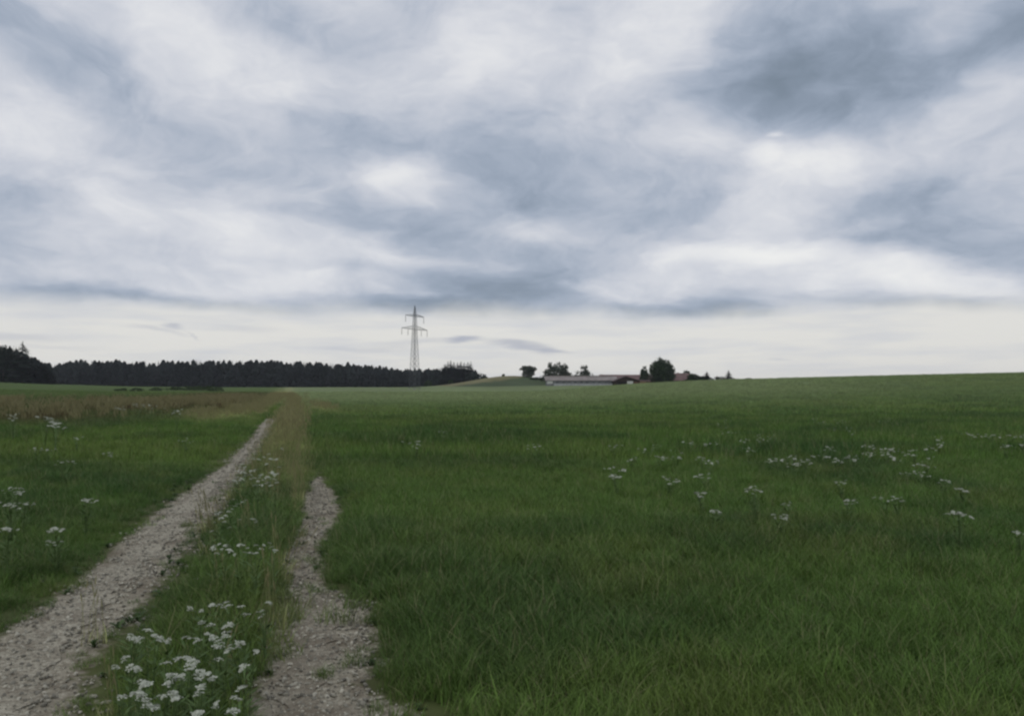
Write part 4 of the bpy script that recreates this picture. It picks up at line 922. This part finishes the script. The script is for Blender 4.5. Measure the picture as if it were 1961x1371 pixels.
HX = [head_mesh(440 + s, .085, 34, .3, .018) for s in range(4)]
def flowers(pts, h, label, group, cat='flowering plant', heads=HN, reach=14, name='yarrow_plant', sc=1.0):
    """pts: photo positions of flower heads; neighbours share one plant"""
    todo = sorted(pts); plants = []
    while todo:
        a = todo.pop(0); grp = [a]
        for q in list(todo):
            if abs(q[0] - a[0]) < reach * 1.5 and abs(q[1] - a[1]) < reach and len(grp) < 4: grp.append(q); todo.remove(q)
        plants.append(grp)
    plants.sort(key=lambda g_: sum(q[0] for q in g_) / len(g_))
    for num, grp in enumerate(plants):
        if len(grp) < 6 and heads is not HN: grp = grp + [(q[0] + random.uniform(-15, 15), q[1] + random.uniform(-4, 5)) for q in (grp * 7)[:7]]
        W3 = []
        for q in grp:
            hh = h * random.uniform(.85, 1.1); g = at(q[0], q[1], hh, 400); g.z += hh; W3.append(g)
        # plant foot: below the mean head
        mx = sum(w.x for w in W3) / len(W3); my = sum(w.y for w in W3) / len(W3)
        base = Vector((mx + random.uniform(-.04, .04), my + random.uniform(-.04, .04), 0)); base.z = float(terrain(base.x, base.y))
        root = empty(name, base); tag(root, label.replace('#', ORD[num] if num < len(plants) - 1 else 'last'), cat, group)
        mb = MB(); k = min(max(1, base.y / 14), 1.3)
        for w in W3:
            q = w - base; mid = Vector((q.x * .35, q.y * .35, q.z * .6))
            mb.tube([(0, 0, 0), mid, (q.x, q.y, q.z - .012)], [.0028 * k, .0024 * k, .0018 * k], 4)
            for j in range(7 if base.y < 12 else 3):      # feathery stem leaves
                t = random.uniform(.1, .85); c = Vector((q.x * t * t, q.y * t * t, q.z * t)); a_ = random.uniform(0, 6.28); l = random.uniform(.04, .09); d = Vector((math.cos(a_), math.sin(a_), .5)); s_ = Vector((-math.sin(a_), math.cos(a_), 0)) * .007 * k
                b = len(mb.v); mb.v += [tuple(c), tuple(c + d * l * .5 + s_), tuple(c + d * l), tuple(c + d * l * .5 - s_)]; mb.f.append((b, b + 1, b + 2, b + 3))
        mb.build('stem', M_stem, root)
        for w in W3:
            hd = bpy.data.objects.new('flower_head', random.choice(heads)); COL.objects.link(hd); hd.parent = root
            hd.location = w - base; s = sc * (random.uniform(.28, .8) if heads is not HN else random.uniform(.6, 1.15)); hd.scale = (s, s, s); hd.rotation_euler = (random.uniform(-.35, .35), random.uniform(-.35, .35), random.uniform(0, 6))
near = [(365,1170),(385,1172),(408,1160),(440,1160),(428,1165),(457,1162),(512,1154),(502,1170),(500,1182),(475,1178),(385,1192),(405,1195),(440,1196),(431,1212),(433,1218),(400,1215),(408,1220),(380,1228),(365,1223),(248,1222),(265,1228),(285,1208),(298,1218),(318,1230),(425,1232),(440,1236),(422,1240),(435,1246),(412,1240),(465,1231),(455,1240),(490,1248),(420,1263),(357,1261),(370,1266),(365,1277),(375,1270),(322,1270),(240,1260),(258,1281),(222,1280),(335,1298),(348,1294),(322,1310),(378,1292),(395,1292),(405,1300),(380,1301),(388,1313),(465,1280),(462,1320),(455,1340),(268,1306),(283,1310),(260,1330),(268,1335),(280,1345),(300,1355),(308,1335),(333,1325),(338,1340),(375,1333),(283,1352),(410,1352),(380,1365),(448,1362),(235,1335),(253,1224),(262,1224),(345,1262),(262,1283),(328,1296),(340,1336),(330,1328),(270,1330),(297,1358),(384,1366),(276,1312)]
near = near + [(x_ + random.randint(-9, 10), y_ + random.randint(-6, 6)) for x_, y_ in near]
for lo_, hi_, nm_ in ((0, 1185, 'back row'), (1185, 1228, 'second row from the back'), (1228, 1268, 'middle row'), (1268, 1315, 'second row from the front'), (1315, 1400, 'front row')):
    flowers([q for q in near if lo_ <= q[1] < hi_], .34, '# yarrow from left, ' + nm_ + ' of the nearest flower patch', 'yarrow of the nearest patch', sc=1.0)
flowers([(408,1050),(420,1042),(432,1045),(440,1055),(460,1045),(475,1050),(490,1045),(500,1052),(515,1040),(527,1055),(415,1060),(450,1062),(480,1060),(425,1052),(437,1048),(468,1058),(520,1048),(505,1044),(411,1045),(490,1060)], .42, '# yarrow from the left in the second nearest flower patch between the ruts', 'yarrow of the second patch', sc=1.15)
flowers([(415,985),(432,988),(445,975),(455,965),(472,958),(430,1000),(410,1000),(405,1018),(460,995),(485,995),(440,1010),(450,970),(464,962),(421,982),(438,980),(490,1000),(425,993)], .36, '# yarrow from left in the narrow third flower patch beside the left rut', 'yarrow of the third patch', sc=1.15)
four = [(455,915),(465,905),(480,910),(490,900),(500,910),(505,920),(515,925),(525,918),(520,905),(530,925),(490,930),(470,895),(485,880),(510,890),(500,930),(450,922),(462,918),(494,922),(508,927),(519,930),(470,912),(482,903),(497,916),(512,915),(528,910),(486,917),(500,850),(490,870),(480,885),(515,870),(530,880),(540,860),(476,878),(495,880),(505,876),(462,890),(455,903),(535,895),(520,880)]
for lo_, hi_, nm_ in ((0, 893, 'back'), (893, 912, 'middle'), (912, 1000, 'front')):
    flowers([q for q in four if lo_ <= q[1] < hi_], .48, '# yarrow from left, ' + nm_ + ' of the farthest track flower patch', 'yarrow of the farthest patch', sc=1.8)
LB = 'umbels in the grass left of the track'
flowers([(28,936),(36,943),(20,940)], .42, 'white umbel plant at the left edge, highest of the near ones', None, heads=HF, name='umbel_plant')
flowers([(14,966),(23,972)], .42, 'pair of white umbels at the left edge below the highest one', None, heads=HF, name='umbel_plant', sc=.9)
flowers([(50,964)], .4, 'small white umbel right of the pair at the left edge', None, heads=HF, name='umbel_plant', sc=.7)
flowers([(163,956),(174,963)], .42, 'bright white umbel alone in the middle of the left grass', None, heads=HF, name='umbel_plant')
flowers([(9,1013),(20,1015)], .42, 'double white umbel cut by the left edge, lowest there', None, heads=HF, name='umbel_plant')
flowers([(108,1015)], .4, 'round white umbel in the near left grass', None, heads=HF, name='umbel_plant', sc=.9)
flowers([(103,1040)], .3, 'faint white umbel just below the round one on the left', None, heads=HF, name='umbel_plant', sc=.6)
flowers([(212,871),(120,886),(140,884),(148,840),(68,862),(350,845),(92,862),(358,842)], .4, '# small pale umbel from the left in the grass below the brown field', 'small pale umbels below the brown field', heads=HF, name='umbel_plant', sc=.95)
flowers([(86,799),(92,801),(98,803),(103,805),(108,808),(114,812),(90,805),(112,818)], .8, '# stem group from the left of the tall white umbels by the brown field', 'umbels of the tall white clump by the brown field', heads=HX, name='umbel_plant', sc=1.25, reach=30)
flowers([(22,797),(18,802),(30,794)], .8, 'pale umbels left of the tall white clump by the brown field', None, heads=HX, name='umbel_plant', sc=.9, reach=30)
flowers([(285,775),(262,778),(300,778),(226,782),(340,788)], .8, '# cream umbel from the left out in the brown field', 'cream umbels in the brown field', heads=HX, name='umbel_plant', sc=1.2)
flowers([(786,848),(796,846),(802,852),(791,855)], .45, 'white umbels alone in the field straight below the pylon', None, heads=HX, name='umbel_plant', sc=.65)
flowers([(850,828),(855,826)], .45, 'tiny white umbel behind the umbels below the pylon', None, heads=HX, name='umbel_plant', sc=.5)
flowers([(1020,856),(1034,855)], .45, 'small white umbel in the middle of the right hand field', None, heads=HF, name='umbel_plant', sc=.9)
flowers([(1447,932),(1443,938),(1452,941)], .45, 'brightest white umbel of the right hand field, alone in front', None, heads=HF, name='umbel_plant', sc=.95, reach=30)
flowers([(1825,984),(1838,985),(1846,987),(1832,983)], .45, 'flat row of white umbels nearest on the right of the field', None, heads=HF, name='umbel_plant', sc=.9, reach=40)
R1 = [(1388,808),(1390,818),(1395,828),(1451,834),(1462,842),(1478,836),(1469,845),(1456,838),(1474,841),(1561,804),(1568,810),(1592,812),(1612,806),(1620,823),(1636,828),(1585,821),(1423,845),(1436,861),(1695,803),(1630,820),(1605,810)]
flowers(R1, .32, '# white umbel from the left in the upper scatter of the right hand field', 'umbels in the upper scatter of the right hand field', heads=HX, name='umbel_plant', sc=.55)
R2 = [(1541,885),(1550,881),(1568,873),(1590,859),(1598,885),(1614,880),(1625,877),(1636,876),(1662,856),(1667,870),(1688,861),(1693,867),(1708,861),(1706,874),(1730,867),(1748,863),(1750,872),(1759,887),(1776,894),(1768,891),(1778,878),(1783,858),(1581,860),(1482,883),(1511,876),(1520,890),(1545,883),(1605,882),(1632,880),(1640,873),(1700,868),(1712,877),(1740,870),(1600,878)]
flowers(R2, .28, '# white umbel from the left in the dense band across the right hand field', 'umbels in the dense band of the right hand field', heads=HF, name='umbel_plant', sc=1.15)
R3 = [(1360,850),(1252,853),(1177,856),(1320,848),(1234,863),(1293,863),(1289,875),(1300,875),(1205,879),(1361,884),(1339,876),(1168,898),(1186,902),(1170,913),(1180,914),(1282,916),(1293,923),(1344,915),(1357,906),(1337,947),(1262,876)]
flowers(R3, .28, '# white umbel from the left in the loose scatter nearest the field middle', 'umbels in the loose scatter of the field middle', heads=HF, name='umbel_plant', sc=1.1)
R4 = [(1803,836),(1794,843),(1803,853),(1855,832),(1873,832),(1888,836),(1908,833),(1928,834),(1943,836),(1956,837),(1930,853),(1958,855),(1900,834)]
flowers(R4, .32, '# white umbel from the left in the thin line running to the right edge', 'umbels in the line at the right edge', heads=HF, name='umbel_plant', sc=1.2)
R5 = [(1730,907),(1776,913),(1811,920),(1614,924),(1717,956),(1688,956),(1634,960),(1844,938),(1502,965),(1495,989),(1377,981),(1954,1020),(1760,905)]
flowers(R5, .27, '# white umbel from the left among the sparse ones before the dense band', 'sparse umbels in front of the dense band', heads=HF, name='umbel_plant', sc=.85)
